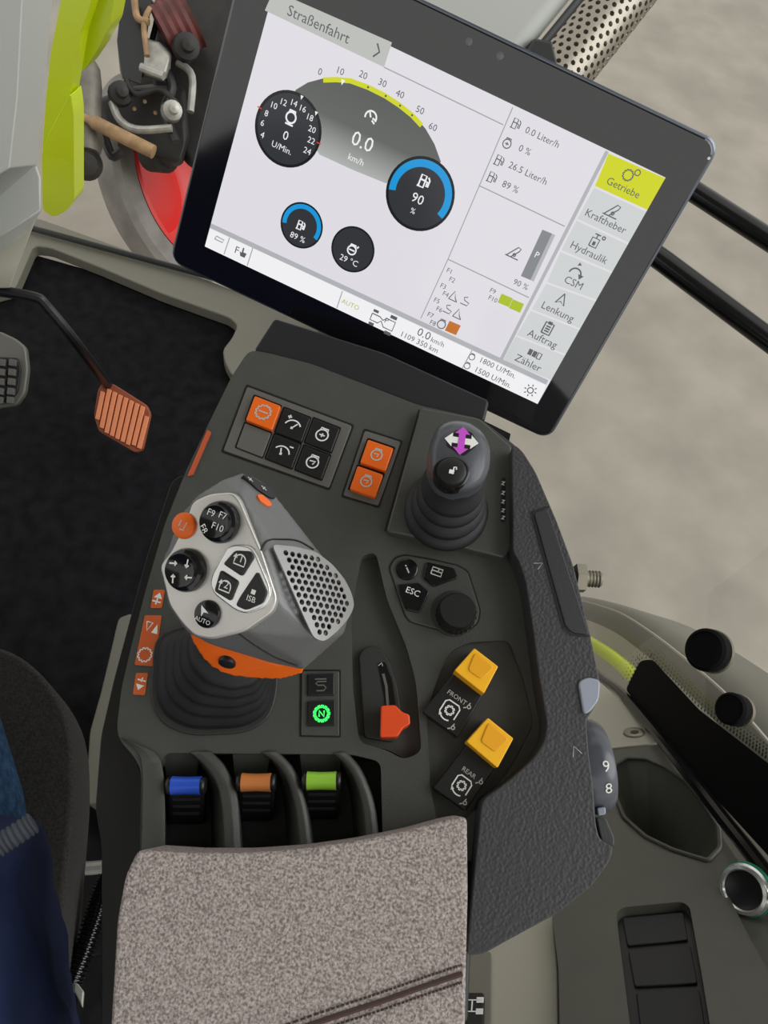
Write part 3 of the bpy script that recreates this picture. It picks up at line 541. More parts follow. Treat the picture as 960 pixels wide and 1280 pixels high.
# PTO rocker switches
for k, (cap, base, word, tx) in enumerate((([(593, 810), (623, 833), (605, 867), (568, 838)], [(592, 812), (624, 834), (573, 922), (528, 890)], 'FRONT', (562, 888)), ([(610, 897), (642, 923), (622, 960), (583, 927)], [(609, 899), (643, 924), (582, 1014), (541, 985)], 'REAR', (577, 982)))):
    s_ = prism('rocker_switch', A, base, -.006, .006, BLACK, co, r=3, bevel=.001)
    c3 = prism('switch_cap', A, cap, .004, .017, YELLOW, s_, r=2, bevel=.0012); cc = (sum(p[0] for p in cap) / 4, sum(p[1] for p in cap) / 4)
    pad_ = [(cc[0] + (x - cc[0]) * f + (2 if f < .6 else 0), cc[1] + (y - cc[1]) * f) for (x, y), f in zip(cap, (.82, .80, .42, .5))]
    prism('thumb_pad', A, pad_, .0165, .0178, YELLOW2, s_, r=5, bevel=.0006)
    dd = (base[1][0] - base[0][0], base[1][1] - base[0][1])
    icon(I_PTO, A, tx[0], tx[1], 23, WHITE, s_, .0064, dirpx=dd, lw=.075); text(word, A, tx[0] + 9, tx[1] - 16, 6, PALEP, s_, .0064, dirpx=dd)
    for ox, oy in ((22, -4), (2, 22)): icon([[(-.9, 0), (-.2, 0)], arc(.4, 0, .4, 0, 360, 8), [(.4, .4), (.9, .8)]], A, tx[0] + ox, tx[1] + oy, 11, PALEP, s_, .0064, dirpx=(dd[0], -dd[1] * .2), lw=.12)
# throttle slider
prism('slider_plate', A, [(448, 818), (458, 808), (474, 808), (487, 826), (497, 858), (504, 905), (492, 928), (455, 922)], -.012, -.005, DECKD, co, r=6, bevel=.001)
prism('slider_slot', A, [(472, 829), (481, 827), (490, 850), (495, 885), (493, 912), (484, 912), (480, 870)], -.006, -.0046, BLACKG, co, r=3)
line('slot_line', A, [(479, 842), (483, 858), (485, 885)], 3.5, -.0044, GREYFR, co); icon([[(-.6, -.4), (.1, .6), (.6, -.2)]], A, 476, 831, 9, PALEP, co, -.0044, lw=.12)  # pale grey line along the slider slot
prism('slider_knob', A, [(476, 882), (494, 881), (503, 890), (512, 893), (513, 905), (504, 910), (497, 921), (475, 922)], -.005, .013, REDOR, co, r=3, bevel=.0025)

# lever section: fins
def fin(name, fl_, rl, rr_, fr):
    rings = []
    n = len(rl)
    for i in range(n):
        rings.append([A(*fl_[i], -.030), A(*rl[i], .0015), A(*lerp2(rl[i], rr_[i], .5), .0032), A(*rr_[i], .0015), A(*fr[i], -.030)])
    return loft(name, rings, DECK, co, bevel=.0015, seg=2)
def sm2(pts): return [(p.x, p.y) for p in spath([Vector((x, y, 0)) for x, y in pts], 4)]
def finpx(rl, rr_, dl): return fin('lever_fin', sm2([(x - dl * (0.3 + .7 * i / (len(rl) - 1)), y) for i, (x, y) in enumerate(rl)]), sm2(rl), sm2(rr_), sm2([(x + 2, y) for x, y in rr_]))
finpx([(236, 940), (254, 955), (270, 979), (278, 1018), (281, 1085)], [(262, 938), (279, 955), (290, 977), (298, 1003), (303, 1085)], 18)
finpx([(325, 940), (346, 955), (361, 981), (371, 1022), (376, 1085)], [(345, 938), (364, 957), (376, 983), (386, 1020), (394, 1085)], 18)
finpx([(415, 941), (432, 956), (446, 983), (455, 1022), (460, 1085)], [(432, 939), (449, 958), (461, 983), (470, 1015), (477, 1085)], 18)
fin('lever_fin', sm2([(149, 924), (169, 941), (175, 966), (175, 1010), (173, 1085)]), sm2([(150, 922), (172, 940), (178, 965), (178, 1010), (176, 1085)]), sm2([(178, 932), (197, 944), (204, 968), (206, 1010), (206, 1085)]), sm2([(180, 934), (199, 946), (206, 970), (208, 1010), (208, 1085)]))
prism('lever_well_floor', A, [(150, 935), (480, 938), (500, 1085), (150, 1085)], -.036, -.030, BLACK, co)
for x0, x1 in ((204, 250), (290, 338), (374, 428)): mk('well_front', [A(x0, 936, -.0005), A(x1, 936, -.0005), A(x1 - 4, 972, -.018), A(x0 + 4, 972, -.018)], [(0, 1, 2, 3)], DECK, co, smooth=False)

# paddle levers, each its own thing
for cx_, cy_, m_, nm in ((233, 982, BLUE, 'blue'), (320.5, 978, COPPER, 'tan orange'), (402, 976, GREENP, 'lime green')):
    pv = thing('paddle_lever', A(cx_, cy_ + 20, -.03), f'black hydraulic paddle lever with {nm} cap between two console fins', 'lever')
    rings = []
    for t in range(9):
        u_ = t / 8; y = cy_ - 8 + 56 * u_; w_ = .0045 * math.cos(u_ * 1.3) - .020 * u_ ** 1.3; hw = 24 - 3 * u_
        rings.append([A(cx_ - hw, y, w_), A(cx_ + hw, y, w_), A(cx_ + hw, y, w_ - .007), A(cx_ - hw, y, w_ - .007)])
    loft('paddle', rings, BLACK, pv, bevel=.0015, seg=2)
    l_, r_ = A(cx_ - 24, cy_, .002), A(cx_ + 24, cy_, .002); ax = (r_ - l_)
    x1, y1, dd = basis(ax)
    lathe('roller', l_, ax, [(0, 0), (.0042, .0), (.0047, .001), (.0043, ax.length * .15), (.0043, ax.length * .85), (.0047, ax.length - .001), (.0042, ax.length), (0, ax.length)], BLACK, pv, n=20)
    lathe('colour_cap', l_ + ax * .12, ax, [(0, 0), (.0050, 0), (.0048, ax.length * .1), (.0046, ax.length * .38), (.0048, ax.length * .66), (.0050, ax.length * .76), (0, ax.length * .76)], m_, pv, n=24)
    for j in range(3):
        y = cy_ + 17 + 9 * j; w_ = .0045 * math.cos((y - cy_ + 8) / 56 * 1.3) - .020 * ((y - cy_ + 8) / 56) ** 1.3; tube('grip_rib', [A(cx_ - 17, y, w_ + .0006), A(cx_ + 17, y, w_ + .0006)], .0009, RUBBER, pv, n=6)
    tube('stalk', [A(cx_, cy_ + 10, -.008), A(cx_, cy_ + 22, -.03)], .005, BLACK, pv)

# ================================================================== armrest pad
pd = thing('armrest_pad', A(370, 1180, .0), 'grey brown woven fabric armrest pad with double seam behind the levers', 'armrest')
PADO = [(172, 1062), (235, 1066), (305, 1066), (375, 1061), (440, 1052), (505, 1039), (560, 1024), (584, 1020), (585, 1120), (583, 1200), (578, 1480), (120, 1480), (138, 1280), (146, 1150), (156, 1095)]
prism('cushion', A, PADO, .006, .05, FABRIC, pd, r=9, bevel=.008, seg=5)
prism('base_plate', A, [(215, 1095), (560, 1060), (555, 1420), (190, 1420)], .001, .008, BLACK, pd, r=8)
for off, w_ in ((0, .0505), (11, .0505), (22, .0505)):
    pth = sm2([(300, 1302 + off), (400, 1266 + off), (470, 1243 + off), (530, 1222 + off), (578, 1206 + off)])
    if off == 11: tube('seam', [A(x, y, .0502) for x, y in pth], .0012, THREAD, pd, n=6)
    else:
        V = []; Fc = []
        for i in range(len(pth) - 1):
            for k in range(3):
                a_ = A(*lerp2(pth[i], pth[i + 1], k / 3 + .04), w_); b_ = A(*lerp2(pth[i], pth[i + 1], k / 3 + .27), w_); d_ = (b_ - a_).normalized(); nn = A.n.cross(d_) * .0005; b0 = len(V)
                V += [a_ - nn, b_ - nn, b_ + nn, a_ + nn, a_ + A.n * .0006, b_ + A.n * .0006]; Fc += [[b0, b0 + 1, b0 + 5, b0 + 4], [b0 + 2, b0 + 3, b0 + 4, b0 + 5], [b0, b0 + 4, b0 + 3], [b0 + 1, b0 + 2, b0 + 5]]
        tag(mk('stitching', V, Fc, THREAD, pd, smooth=False), kind='stuff')

# ================================================================== small cross joystick
js = thing('cross_joystick', A(556, 640, .008), 'small dark grey cross joystick with violet and white arrows on its head', 'joystick')
b0 = A(557, 641, .008); b1 = A(571, 590, .056); axj = b1 - b0
prof = [(.0245, 0), (.0255, .03), (.0255, .10), (.0235, .14), (.0215, .16), (.0225, .24), (.0225, .30), (.0195, .34), (.0185, .36), (.0200, .42), (.0200, .50), (.0172, .54), (.0165, .56), (.0182, .62), (.0182, .72), (.0155, .78), (.015, 1.0)]
x_, y_, d_ = basis(A.n); rings = []
for r_, t in prof: rings.append(ringp(b0 + axj * t, x_, y_, r_, 32))
loft('rubber_boot', rings, RUBBER, js, sharp=60)
HD = fillet([(546, 533), (563, 525), (585, 527), (604, 540), (613, 560), (613, 583), (606, 603), (590, 615), (567, 618), (546, 608), (535, 590), (536, 558)], 9, 3)
hc = (575, 573)
def hring(s, w, ox=0, oy=0): return [A(hc[0] + (x - hc[0]) * s + ox, hc[1] + (y - hc[1]) * s + oy, w) for x, y in HD]
JHEAD = mat('grey_joystick_head', s2l(76, 79, 84), .3, bump=.1, bscale=800)
loft('head', [hring(.6, .040, -8, 30), hring(.8, .046, -6, 22), hring(.97, .054, -3, 8), hring(1.0, .061), hring(.97, .067), hring(.88, .071), hring(.74, .073)], JHEAD, js, sharp=60)
jp = .0733
prism('symbol_plate', A, [(557, 556), (570, 537), (590, 540), (597, 556), (580, 570)], jp - .001, jp + .0002, BLACK, js, r=4)
icon([['F', (-1, 0), (-.55, .45), (-.55, .2), (.55, .2), (.55, .45), (1, 0), (.55, -.45), (.55, -.2), (-.55, -.2), (-.55, -.45)]], A, 577, 551, 34, WHITE, js, jp + .0004, dirpx=(20, 3))
icon([['F', (0, 1), (-.5, .5), (-.22, .5), (-.22, -.5), (-.5, -.5), (0, -1), (.5, -.5), (.22, -.5), (.22, .5), (.5, .5)]], A, 577, 551, 31, VIOLET, js, jp + .0006, dirpx=(20, 3))
disc('button_ring', A, 565, 589, 19, .066, jp + .0006, BLACKG, js)
bb = disc('button', A, 565, 588, 15, .07, jp + .0025, BLACK, js); icon([['F', (-.6, -.7), (.3, -.7), (.3, .1), (-.6, .1)], [(.1, .1), (.1, .7), (.5, .8), (.6, .3)]], A, 566, 588, 11, WHITE, bb, jp + .0028, lw=.12)

# ================================================================== multifunction joystick
mj = thing('multifunction_joystick', A(268, 850, 0), 'large grey and silver drive joystick with orange base and perforated palm rest', 'joystick')
bs = fillet([(196, 795), (250, 780), (330, 795), (346, 845), (337, 893), (308, 913), (240, 917), (205, 903), (191, 875)], 22, 4)
tpx = fillet([(243, 790), (285, 782), (325, 800), (334, 830), (318, 850), (290, 855), (262, 845), (245, 825), (240, 805)], 8, 4)
rings = []
N_ = 26
for i in range(N_ + 1):
    t = i / N_; ph = (i % 5) / 5; k = t - (.06 if ph in (0, .8) else 0) + (.03 if ph == .4 else 0); k = min(max(k, 0), 1)
    rings.append([A(*lerp2(p, q, k), .045 * t) for p, q in zip(bs, tpx)])
loft('rubber_boot', rings, RUBBER, mj, sharp=70)
prism('boot_frame', A, [(270 + (x - 270) * 1.05, 850 + (y - 850) * 1.05) for x, y in bs], 0, .0022, DECKD, mj, bevel=.001)
# orange collar
hull('collar', [A(x, y, w) for x, y, w in ((232, 782, .066), (240, 803, .056), (256, 829, .048), (281, 845, .044), (312, 847, .044), (350, 851, .046), (379, 843, .052), (385, 830, .06), (380, 800, .06), (300, 770, .062), (262, 800, .064), (345, 832, .058))], ORANGE, mj, rem=.0009, sm=14)
disc('screw_socket', Pl3(A(256, 826, .052), A(312, 844, .046), A(290, 822, .060)), 283, 831, 7, -.002, .0008, BLACK, mj)
# grip body
GP = [(303, 590, .098), (318, 595, .094), (333, 604, .090), (347, 626, .088), (370, 664, .088), (396, 689, .084), (433, 733, .074), (440, 760, .068), (431, 792, .063), (379, 838, .060), (345, 831, .060), (300, 812, .064), (262, 806, .068), (232, 790, .070), (209, 758, .074), (199, 712, .080), (206, 690, .083), (224, 643, .091), (246, 618, .097), (278, 598, .099),
      (300, 617, .108), (328, 690, .106), (348, 755, .099), (310, 790, .088), (345, 684, .103), (392, 797, .086), (403, 801, .080), (376, 828, .070)]
gbody = hull('grip_body', [A(*p) for p in GP] + [A(x, y, .052) for x, y in ((250, 760), (300, 700), (350, 720), (390, 780), (350, 815), (270, 790))], GRIP, mj, rem=.0013, sm=5)
FP = Pl3(A(297, 622, .1085), A(200, 705, .0868), A(265, 799, .0845))
FPO = [(240, 627), (262, 617), (290, 615), (299, 625), (327, 690), (346, 748), (341, 765), (305, 790), (265, 800), (243, 796), (227, 780), (211, 757), (206, 735), (199, 707), (213, 690), (230, 655)]
prism('face_plate', FP, FPO, -.008, .0020, SILVER, mj, r=8, bevel=.0012)
# body seam toward the palm rest
def onfp(x, y, w): return FP(x, y, w)
dome = lambda rr, h: [(0, 0), (rr, 0), (rr * 1.02, h * .35), (rr * .95, h * .6), (rr * .8, h * .7), (rr * .76, h), (rr * .6, h * .93), (0, h * .9)]
for nm, x, y, r_ in (('four_way_button', 267, 652, 24.5), ('four_way_button', 224, 713, 25)):
    d1 = disc(nm, FP, x, y, r_, .001, .0095, BLACKG, mj, prof=dome)
    if x > 250:
        for s_, ox, oy in (('F7', 14, -8), ('F9', -4, -12), ('F10', 6, 8), ('F8', -16, 10)): text(s_, FP, x + ox * .8, y + oy * .9, 8, WHITE, d1, .0094, dirpx=(12, 5) if s_ != 'F8' else (6, 12))
    else:
        for a_, ox, oy in ((140, -8, -9), (40, 10, -9), (230, -8, 11), (320, 12, 9)):
            c_, s2 = math.cos(math.radians(a_)), math.sin(math.radians(a_)); icon([[(-.7 * c_, -.7 * s2), (.8 * c_, .8 * s2)], [(.8 * c_ - .6 * math.cos(math.radians(a_ + 40)), .8 * s2 - .6 * math.sin(math.radians(a_ + 40))), (.8 * c_, .8 * s2), (.8 * c_ - .6 * math.cos(math.radians(a_ - 40)), .8 * s2 - .6 * math.sin(math.radians(a_ - 40)))]], FP, x + ox, y + oy, 13, WHITE, d1, .0094, lw=.14)
ob_ = disc('orange_button', FP, 228, 657, 15.5, .001, .0040, ORANGE, mj); icon([[(-.8, .2), (.2, .6)], [(-.3, -.7), (.6, -.3)], [(.3, .8), (.8, .2)]], FP, 228, 656, 15, PALEP, ob_, .0043, lw=.1)
au = disc('auto_button', FP, 257, 768, 16.5, .001, .0045, BLACKG, mj); icon(I_ARROW, FP, 254, 763, 14, WHITE, au, .0048, dirpx=(12, -5)); text('AUTO', FP, 253, 776, 5.5, WHITE, au, .0048, dirpx=(12, 5))
CL = [(285, 683), (297, 680), (313, 683), (320, 693), (337, 733), (338, 747), (330, 760), (307, 768), (293, 763), (267, 743), (262, 730), (265, 717)]
prism('button_frame', FP, CL, .001, .0042, CHROME, mj, r=6, bevel=.001)
for pts, kind_ in (([(278, 705), (293, 688), (313, 689), (317, 697), (302, 721)], 1), ([(275, 712), (298, 727), (288, 752), (267, 739)], 2), ([(321, 714), (333, 741), (328, 754), (307, 763), (294, 757), (299, 747)], 3)):
    b_ = prism('button', FP, pts, .003, .0054, BLACK, mj, r=4, bevel=.0008); cx_ = sum(p[0] for p in pts) / len(pts); cy_ = sum(p[1] for p in pts) / len(pts)
    if kind_ < 3: icon(I_TURN, FP, cx_, cy_ - 1, 19, WHITE, b_, .0057, dirpx=(10, 4), lw=.08); text(str(kind_), FP, cx_ + 1, cy_ - 1, 9, WHITE, b_, .0057, dirpx=(10, 4))
    else: icon([['F', (-.7, -.7), (.7, -.7), (.7, .7), (-.7, .7)]], FP, cx_ + 3, cy_ - 6, 8, WHITE, b_, .0057, dirpx=(10, 4)); text('ISB', FP, cx_, cy_ + 3, 7, WHITE, b_, .0057, dirpx=(10, 4))
# perforated palm rest
MP = Pl3(A(344, 684, .1040), A(391, 797, .0875), A(440, 758, .0715))
MO = fillet([(339, 681), (366, 684), (392, 691), (412, 707), (427, 725), (436, 742), (440, 758), (433, 773), (418, 790), (402, 803), (389, 798), (376, 772), (364, 745), (350, 710)], 6, 3)
ou = [MP.uv(MP(x, y, .001)) for x, y in MO]
def inside(p, poly):
    c = False; j = len(poly) - 1
    for i in range(len(poly)):
        if (poly[i][1] > p[1]) != (poly[j][1] > p[1]) and p[0] < (poly[j][0] - poly[i][0]) * (p[1] - poly[i][1]) / (poly[j][1] - poly[i][1]) + poly[i][0]: c = not c
        j = i
    return c
cxu = sum(p[0] for p in ou) / len(ou); cyu = sum(p[1] for p in ou) / len(ou)
inn = [(cxu + (a_ - cxu) * .86, cyu + (b_ - cyu) * .86) for a_, b_ in ou]
loops = [ou]; pit = .0037
for i in range(-16, 17):
    for j in range(-16, 17):
        c = (cxu + pit * (i + .5 * (j % 2)), cyu + pit * .87 * j)
        if inside(c, inn): loops.append([(c[0] + .00140 * math.cos(t * math.pi / 4), c[1] + .00140 * math.sin(t * math.pi / 4)) for t in range(8)])
fs = fill(loops); rmax = max(math.hypot(a_ - cxu, b_ - cyu) for a_, b_ in ou)
mk('palm_mesh', [MP.p + MP.x * a_ + MP.y * b_ + MP.n * (.0018 + .0022 * (1 - (math.hypot(a_ - cxu, b_ - cyu) / rmax) ** 2)) for lp in loops for a_, b_ in lp], fs, MESHM, mj, smooth=False, solid=.0012)
mk('palm_backing', [MP.p + MP.x * a_ + MP.y * b_ + MP.n * .0010 for a_, b_ in inn], [list(range(len(inn)))], BLACK, mj, smooth=False)
# front rocker and orange oval on the far shoulder
from mathutils.bvhtree import BVHTree
_bm = bmesh.new(); _bm.from_mesh(gbody.data); _bvh = BVHTree.FromBMesh(_bm); _off = wpos(gbody)
def onbody(px, py, lift=0.0):
    d = ray(px, py).normalized(); h = _bvh.ray_cast(CAM - _off, d); return h[0] + _off - d * lift, h[1]
FS = Pl3(onbody(318, 603)[0], onbody(338, 622)[0], onbody(325, 625)[0])
prism('front_rocker', FS, [(303, 593), (312, 594), (338, 609), (346, 622), (339, 622), (322, 611)], -.003, .0012, BLACK, mj, r=3, bevel=.0008)
for x_c, y_c in ((313, 599), (330, 610)): icon([[(-.8, 0), (.8, 0)], [(0, -.6), (0, .6)]], FS, x_c, y_c, 7, PALEP, mj, .0016, lw=.14)
prism('orange_oval', FS, [(321, 618), (327, 617), (338, 626), (341, 632), (335, 632), (325, 625)], -.003, .0010, ORANGE, mj, r=3, bevel=.0004)
tube('body_seam', spath([onbody(x, y, .0002)[0] for x, y in ((299, 792), (318, 806), (345, 822), (372, 832))], 5), .0006, BLACK, mj, n=6)
tube('body_seam', spath([onbody(x, y, .0002)[0] for x, y in ((326, 688), (334, 676), (350, 674), (372, 676), (392, 687))], 5), .0005, BLACK, mj, n=6)

# ================================================================== side console on the right of the armrest
sc2 = thing('side_console', Q(800, 1250, -.12), 'dark olive moulded side console with cup holder, phone tray and power socket', 'console')
CUP = [(768, 957), (783, 947), (807, 948), (833, 959), (858, 977), (880, 1003), (898, 1035), (900, 1060), (885, 1076), (865, 1070), (840, 1062), (807, 1046), (780, 1022), (768, 992)]
prism('base', Q, [(690, 1050), (735, 935), (767, 936), (832, 930), (858, 964), (905, 1027), (955, 1097), (1030, 1210), (1030, 1440), (690, 1440)], -.012, 0, SIDEC, sc2, holes=[CUP], r=4, bevel=.003)
cpf = fillet(CUP, 4); cc = (818, 1004)
rings = []
for s_, d_ in ((1.0, 0), (.98, .003), (.90, .016), (.76, .035), (.62, .06), (.55, .085), (.01, .088)): rings.append([Q(cc[0] - 14 * (1 - s_) + (x - cc[0]) * s_, cc[1] - 12 * (1 - s_) + (y - cc[1]) * s_, 0) - Q.n * d_ for x, y in cpf])
tube('cup_rim', [Q(x, y, .001) for x, y in cpf + cpf[:1]], .0025, SIDEC, sc2, n=8)
loft('cup_holder', rings, mat('cup_olive_plastic', s2l(74, 74, 66), .5, bump=.1, bscale=700), sc2, caps=False)
TRAY = [(770, 1142), (778, 1134), (852, 1127), (862, 1133), (877, 1217), (892, 1310), (791, 1310), (786, 1270)]
prism('top_shell', Q, [(762, 996), (772, 1020), (790, 1042), (815, 1058), (843, 1068), (873, 1078), (895, 1094), (912, 1122), (935, 1168), (965, 1222), (1030, 1330), (1030, 1440), (704, 1440), (700, 1300), (698, 1210), (690, 1145), (740, 1060)], .0, .012, SIDEC, sc2, holes=[TRAY], r=6, bevel=.005)
trb = prism('phone_tray', Q, TRAY, .0, .003, BLACK, sc2, r=4)
for pts in ([(778, 1147), (854, 1140), (860, 1174), (784, 1181)], [(785, 1188), (863, 1181), (872, 1228), (793, 1232)], [(795, 1240), (874, 1236), (885, 1305), (803, 1305)]): prism('rubber_mat', Q, pts, .003, .0055, RUBBER, trb, r=3, bevel=.001)
skc = Q(931, 1112, .020); skn = (R @ Vector((-.90, .24, .83))).normalized()
so = lathe('power_socket', skc - skn * .006, skn, [(.0, .0), (.0215, 0), (.0215, .006), (.0200, .008), (.0200, .0105), (.0172, .0112), (.0160, .0095), (.0160, .004), (0, .004)], CHROME, sc2, n=40)
lathe('green_ring', skc - skn * .006, skn, [(.0170, .0), (.0222, 0), (.0224, .0052), (.0170, .0052)], TEAL, so, n=40, caps=False)
lathe('socket_bore', skc - skn * .006, skn, [(0.0, .0042), (.0158, .0042), (.0156, .0090), (.012, .0070), (0.0, .0062)], BLACK, so, n=30, caps=False)
prism('pale_panel', Q, [(560, 1130), (690, 1130), (697, 1210), (700, 1440), (560, 1440)], -.004, .002, KHAKI2, sc2, r=4, bevel=.002)
prism('switch_strip', Q, [(560, 1175), (614, 1190), (613, 1440), (560, 1440)], .0, .006, KHAKI, sc2, r=3, bevel=.002)
sw = prism('switch', Q, [(565, 1240), (605, 1240), (604, 1290), (565, 1290)], .004, .011, BLACK, sc2, r=3, bevel=.0015); icon(I_X4, Q, 590, 1257, 26, WHITE, sw, .0115, dirpx=(10, 0), lw=.06)
lp_ = prism('liner_plate', Q, [(730, 850), (751, 853), (834, 927), (770, 934), (733, 940)], -.01, .002, KHAKI2, sc2, r=3, bevel=.001)
scw = disc('screw', Q, 792, 914, 8, .002, .005, STEELM, lp_); disc('screw_socket', Q, 793, 915, 3.5, .005, .0053, BLACK, scw, n=6)
_so = [Q(x, y, -.013) for x, y in ((570, 1140), (690, 1136), (700, 1060), (738, 940), (767, 940), (830, 933), (855, 966), (902, 1029), (952, 1099), (1026, 1212), (1026, 1436), (570, 1436))]
loft('pedestal', [_so, [Vector((p.x, p.y, -.05)) for p in _so]], SIDEC, sc2, caps=False, smooth=False)

# ================================================================== seat, driver
SE = Z(.50)
se = thing('driver_seat', SE(-60, 1050, -.5), 'charcoal fabric driver seat cushion beside the console', 'seat')
prism('cushion', SE, [(-330, 780), (-100, 792), (-10, 806), (24, 818), (60, 850), (84, 892), (92, 935), (92, 1000), (80, 1130), (70, 1230), (58, 1400), (-330, 1400)], -.02, .05, SEATF, se, r=25, bevel=.03, seg=6)
prism('cushion_shell', SE, [(-300, 830), (20, 850), (70, 940), (70, 1380), (-300, 1380)], -.11, -.02, BLACK, se, r=20, bevel=.01)
hull('backrest', [Vector((x, y, z)) for x in (-.66, -.20) for y, z in ((-.36, .56), (-.46, 1.22), (-.46, .56), (-.55, 1.20))] + [Vector((x, -.47, 1.30)) for x in (-.58, -.28)], SEATF, se, bevel=.03)
prism('suspension_base', SE, [(-250, 900), (50, 920), (60, 1200), (-250, 1250)], -.5, -.11, BLACK, se, r=12, bevel=.01)
pe = thing('person', SE(-120, 1100, .05), 'seated person in blue jeans and navy jacket, only lap and jacket edge showing', 'person')
ZT = Z(.62)
def limbs(name, chains, m, parent, rem):
    V = []; Fc = []
    for pts, rads in chains:
        P_ = spath(pts, 6); n = 16; k = len(V); x = None
        for a in range(len(P_)):
            d = (P_[min(a + 1, len(P_) - 1)] - P_[max(a - 1, 0)]).normalized(); x = d.orthogonal().normalized() if x is None else (x - x.dot(d) * d).normalized()
            t = a / (len(P_) - 1) * (len(rads) - 1); q = min(int(t), len(rads) - 2); r_ = rads[q] + (rads[q + 1] - rads[q]) * (t - q)
            V += ringp(P_[a], x, d.cross(x), r_, n)
        for a in range(len(P_) - 1):
            for b in range(n): u = k + a * n + b; w_ = k + a * n + (b + 1) % n; Fc.append((u, w_, w_ + n, u + n))
        Fc.append(list(range(k, k + n))[::-1]); Fc.append(list(range(len(V) - n, len(V))))
    return mk(name, V, Fc, m, parent, rem=rem, sm=8)
hipR = Vector((-.176, -.093, .600)); kneeR = Vector((-.506, .276, .648)); pel = Vector((-.36, -.20, .64)); hipL = Vector((-.52, -.14, .61)); kneeL = Vector((-.74, .27, .645))
limbs('jeans', [([hipR, hipR.lerp(kneeR, .22) + Vector((0, 0, .02)), hipR.lerp(kneeR, .6) + Vector((0, 0, .01)), kneeR, kneeR + Vector((-.07, .08, -.12)), kneeR + Vector((-.10, .12, -.54))], [.05, .083, .085, .075, .065, .055]),
                ([hipL, hipL.lerp(kneeL, .5) + Vector((0, 0, .02)), kneeL, kneeL + Vector((-.05, .08, -.12)), kneeL + Vector((-.06, .12, -.54))], [.09, .088, .075, .065, .055]),
                ([hipR + Vector((-.02, -.03, .02)), pel, hipL + Vector((.02, -.03, .02))], [.08, .12, .08]), ([pel, pel + Vector((-.04, -.03, .2))], [.12, .13])], JEANS, pe, .008)
JP = []
jk = [(40, 1026, .64), (20, 1042, .67), (-60, 1060, .70), (-200, 1040, .70), (58, 1085, .62), (72, 1150, .62), (84, 1240, .62), (90, 1330, .62), (20, 1200, .72), (-100, 1180, .74), (30, 1400, .74), (-330, 1100, .70), (-330, 1400, .68), (-100, 1400, .78)]
for x, y, z in [(x, y, z + .035) for x, y, z in jk]: JP.append(Z(z)(x, y)); JP.append(Z(z)(x, y) - Vector((0, 0, .03 if x > 30 else .06)))
JP += [Vector(p) for p in ((-.26, -.26, 1.1), (-.62, -.26, 1.1), (-.26, -.34, 1.12), (-.62, -.34, 1.12), (-.44, -.2, 1.02), (-.40, -.34, 1.2), (-.48, -.34, 1.2), (-.68, -.1, .66), (-.68, -.33, .7), (-.22, -.33, .7))]
jo = hull('jacket', JP, NAVY, pe, rem=.006, sm=6)
tx_ = bpy.data.textures.new('folds', 'CLOUDS'); tx_.noise_scale = .06; md = jo.modifiers.new('d', 'DISPLACE'); md.texture = tx_; md.strength = .022; md.texture_coords = 'GLOBAL'
hem = spath([Z(.735)(x, y) for x, y in ((-80, 1085), (-20, 1066), (12, 1048), (42, 1028))], 10)
tube('jacket_hem', hem, .006, mat('dark_grey_knit', s2l(70, 74, 82), .8), pe, rads=[.0055 + (.0012 if i % 2 else 0) for i in range(len(hem))], n=10)

# ================================================================== pedals
pz = Z0(153, 522, .13); PP = Pl(pz, (.05, -.45, .89))
ac = thing('accelerator_pedal', pz - Vector((0, 0, .12)), 'ribbed orange accelerator pedal on a bent black rod', 'pedal')
pdl = prism('pedal_pad', PP, [(128, 478), (142, 480), (183, 506), (188, 517), (178, 562), (169, 566), (123, 539), (117, 519), (122, 487)], -.012, 0, mat('rib_shade_rubber', s2l(140, 72, 42), .6), ac, r=4, bevel=.002)  # darkened base colour carries the shade between the ribs
for i in range(9):
    t = (i + .5) / 9; a_ = lerp2((126, 479), (189, 511), t); b_ = lerp2((116, 534), (176, 567), t)
    if i in (0, 8): a_ = lerp2(a_, b_, .12 if i == 0 else .16); b_ = lerp2(a_, b_, .8 if i == 0 else .94)
    if i in (1, 7): b_ = lerp2(a_, b_, .95)
    hx = 2.9; nx = Vector((.9, .42))
    prism('rib', PP, [(a_[0] - hx * .9, a_[1] + 1), (a_[0] + hx * .9, a_[1] + 3), (b_[0] + hx * .9, b_[1] - 1), (b_[0] - hx * .9, b_[1] - 3)], -.001, .0035, mat('salmon_orange_rubber', s2l(226, 138, 94), .55), pdl, r=1, bevel=.001)
tube('rod', spath([D(-40, 358, 1.05), D(0, 364, 1.05), D(44, 372, 1.06), D(58, 383, 1.07), D(95, 428, 1.12), PP(137, 484, -.012)], 6), .0075, BLACK, ac, n=10)
bz = Z0(10, 465, .16); PB = Pl(bz, (.1, -.5, .86))
br = thing('brake_pedal', bz - Vector((0, 0, .15)), 'grey metal brake pedal with studded rubber surface', 'pedal')
bp_ = prism('pedal_plate', PB, [(-60, 405), (0, 414), (19, 423), (32, 434), (35, 462), (31, 492), (20, 507), (-10, 512), (-60, 512)], -.015, 0, mat('worn_grey_metal', s2l(110, 108, 100), .5, .3), br, r=6, bevel=.004)
rp = prism('rubber_pad', PB, [(-60, 444), (22, 447), (26, 462), (22, 490), (10, 503), (-60, 505)], 0, .006, RUBBER, br, r=4, bevel=.002)
for y in (453, 465, 477, 489, 500):
    for x in (15, 2, -11, -24, -37): prism('stud', PB, quad(x - (y - 453) * .06, y, (4.3, .6), (-.4, 4.2)), .005, .013, mat('worn_rubber_stud', s2l(92, 90, 84), .5), rp, r=1, bevel=.0012)
tube('arm', spath([PB(-40, 440, -.016), PB(-60, 400, -.05), PB(-90, 330, -.05)]), .012, BLACK, br)

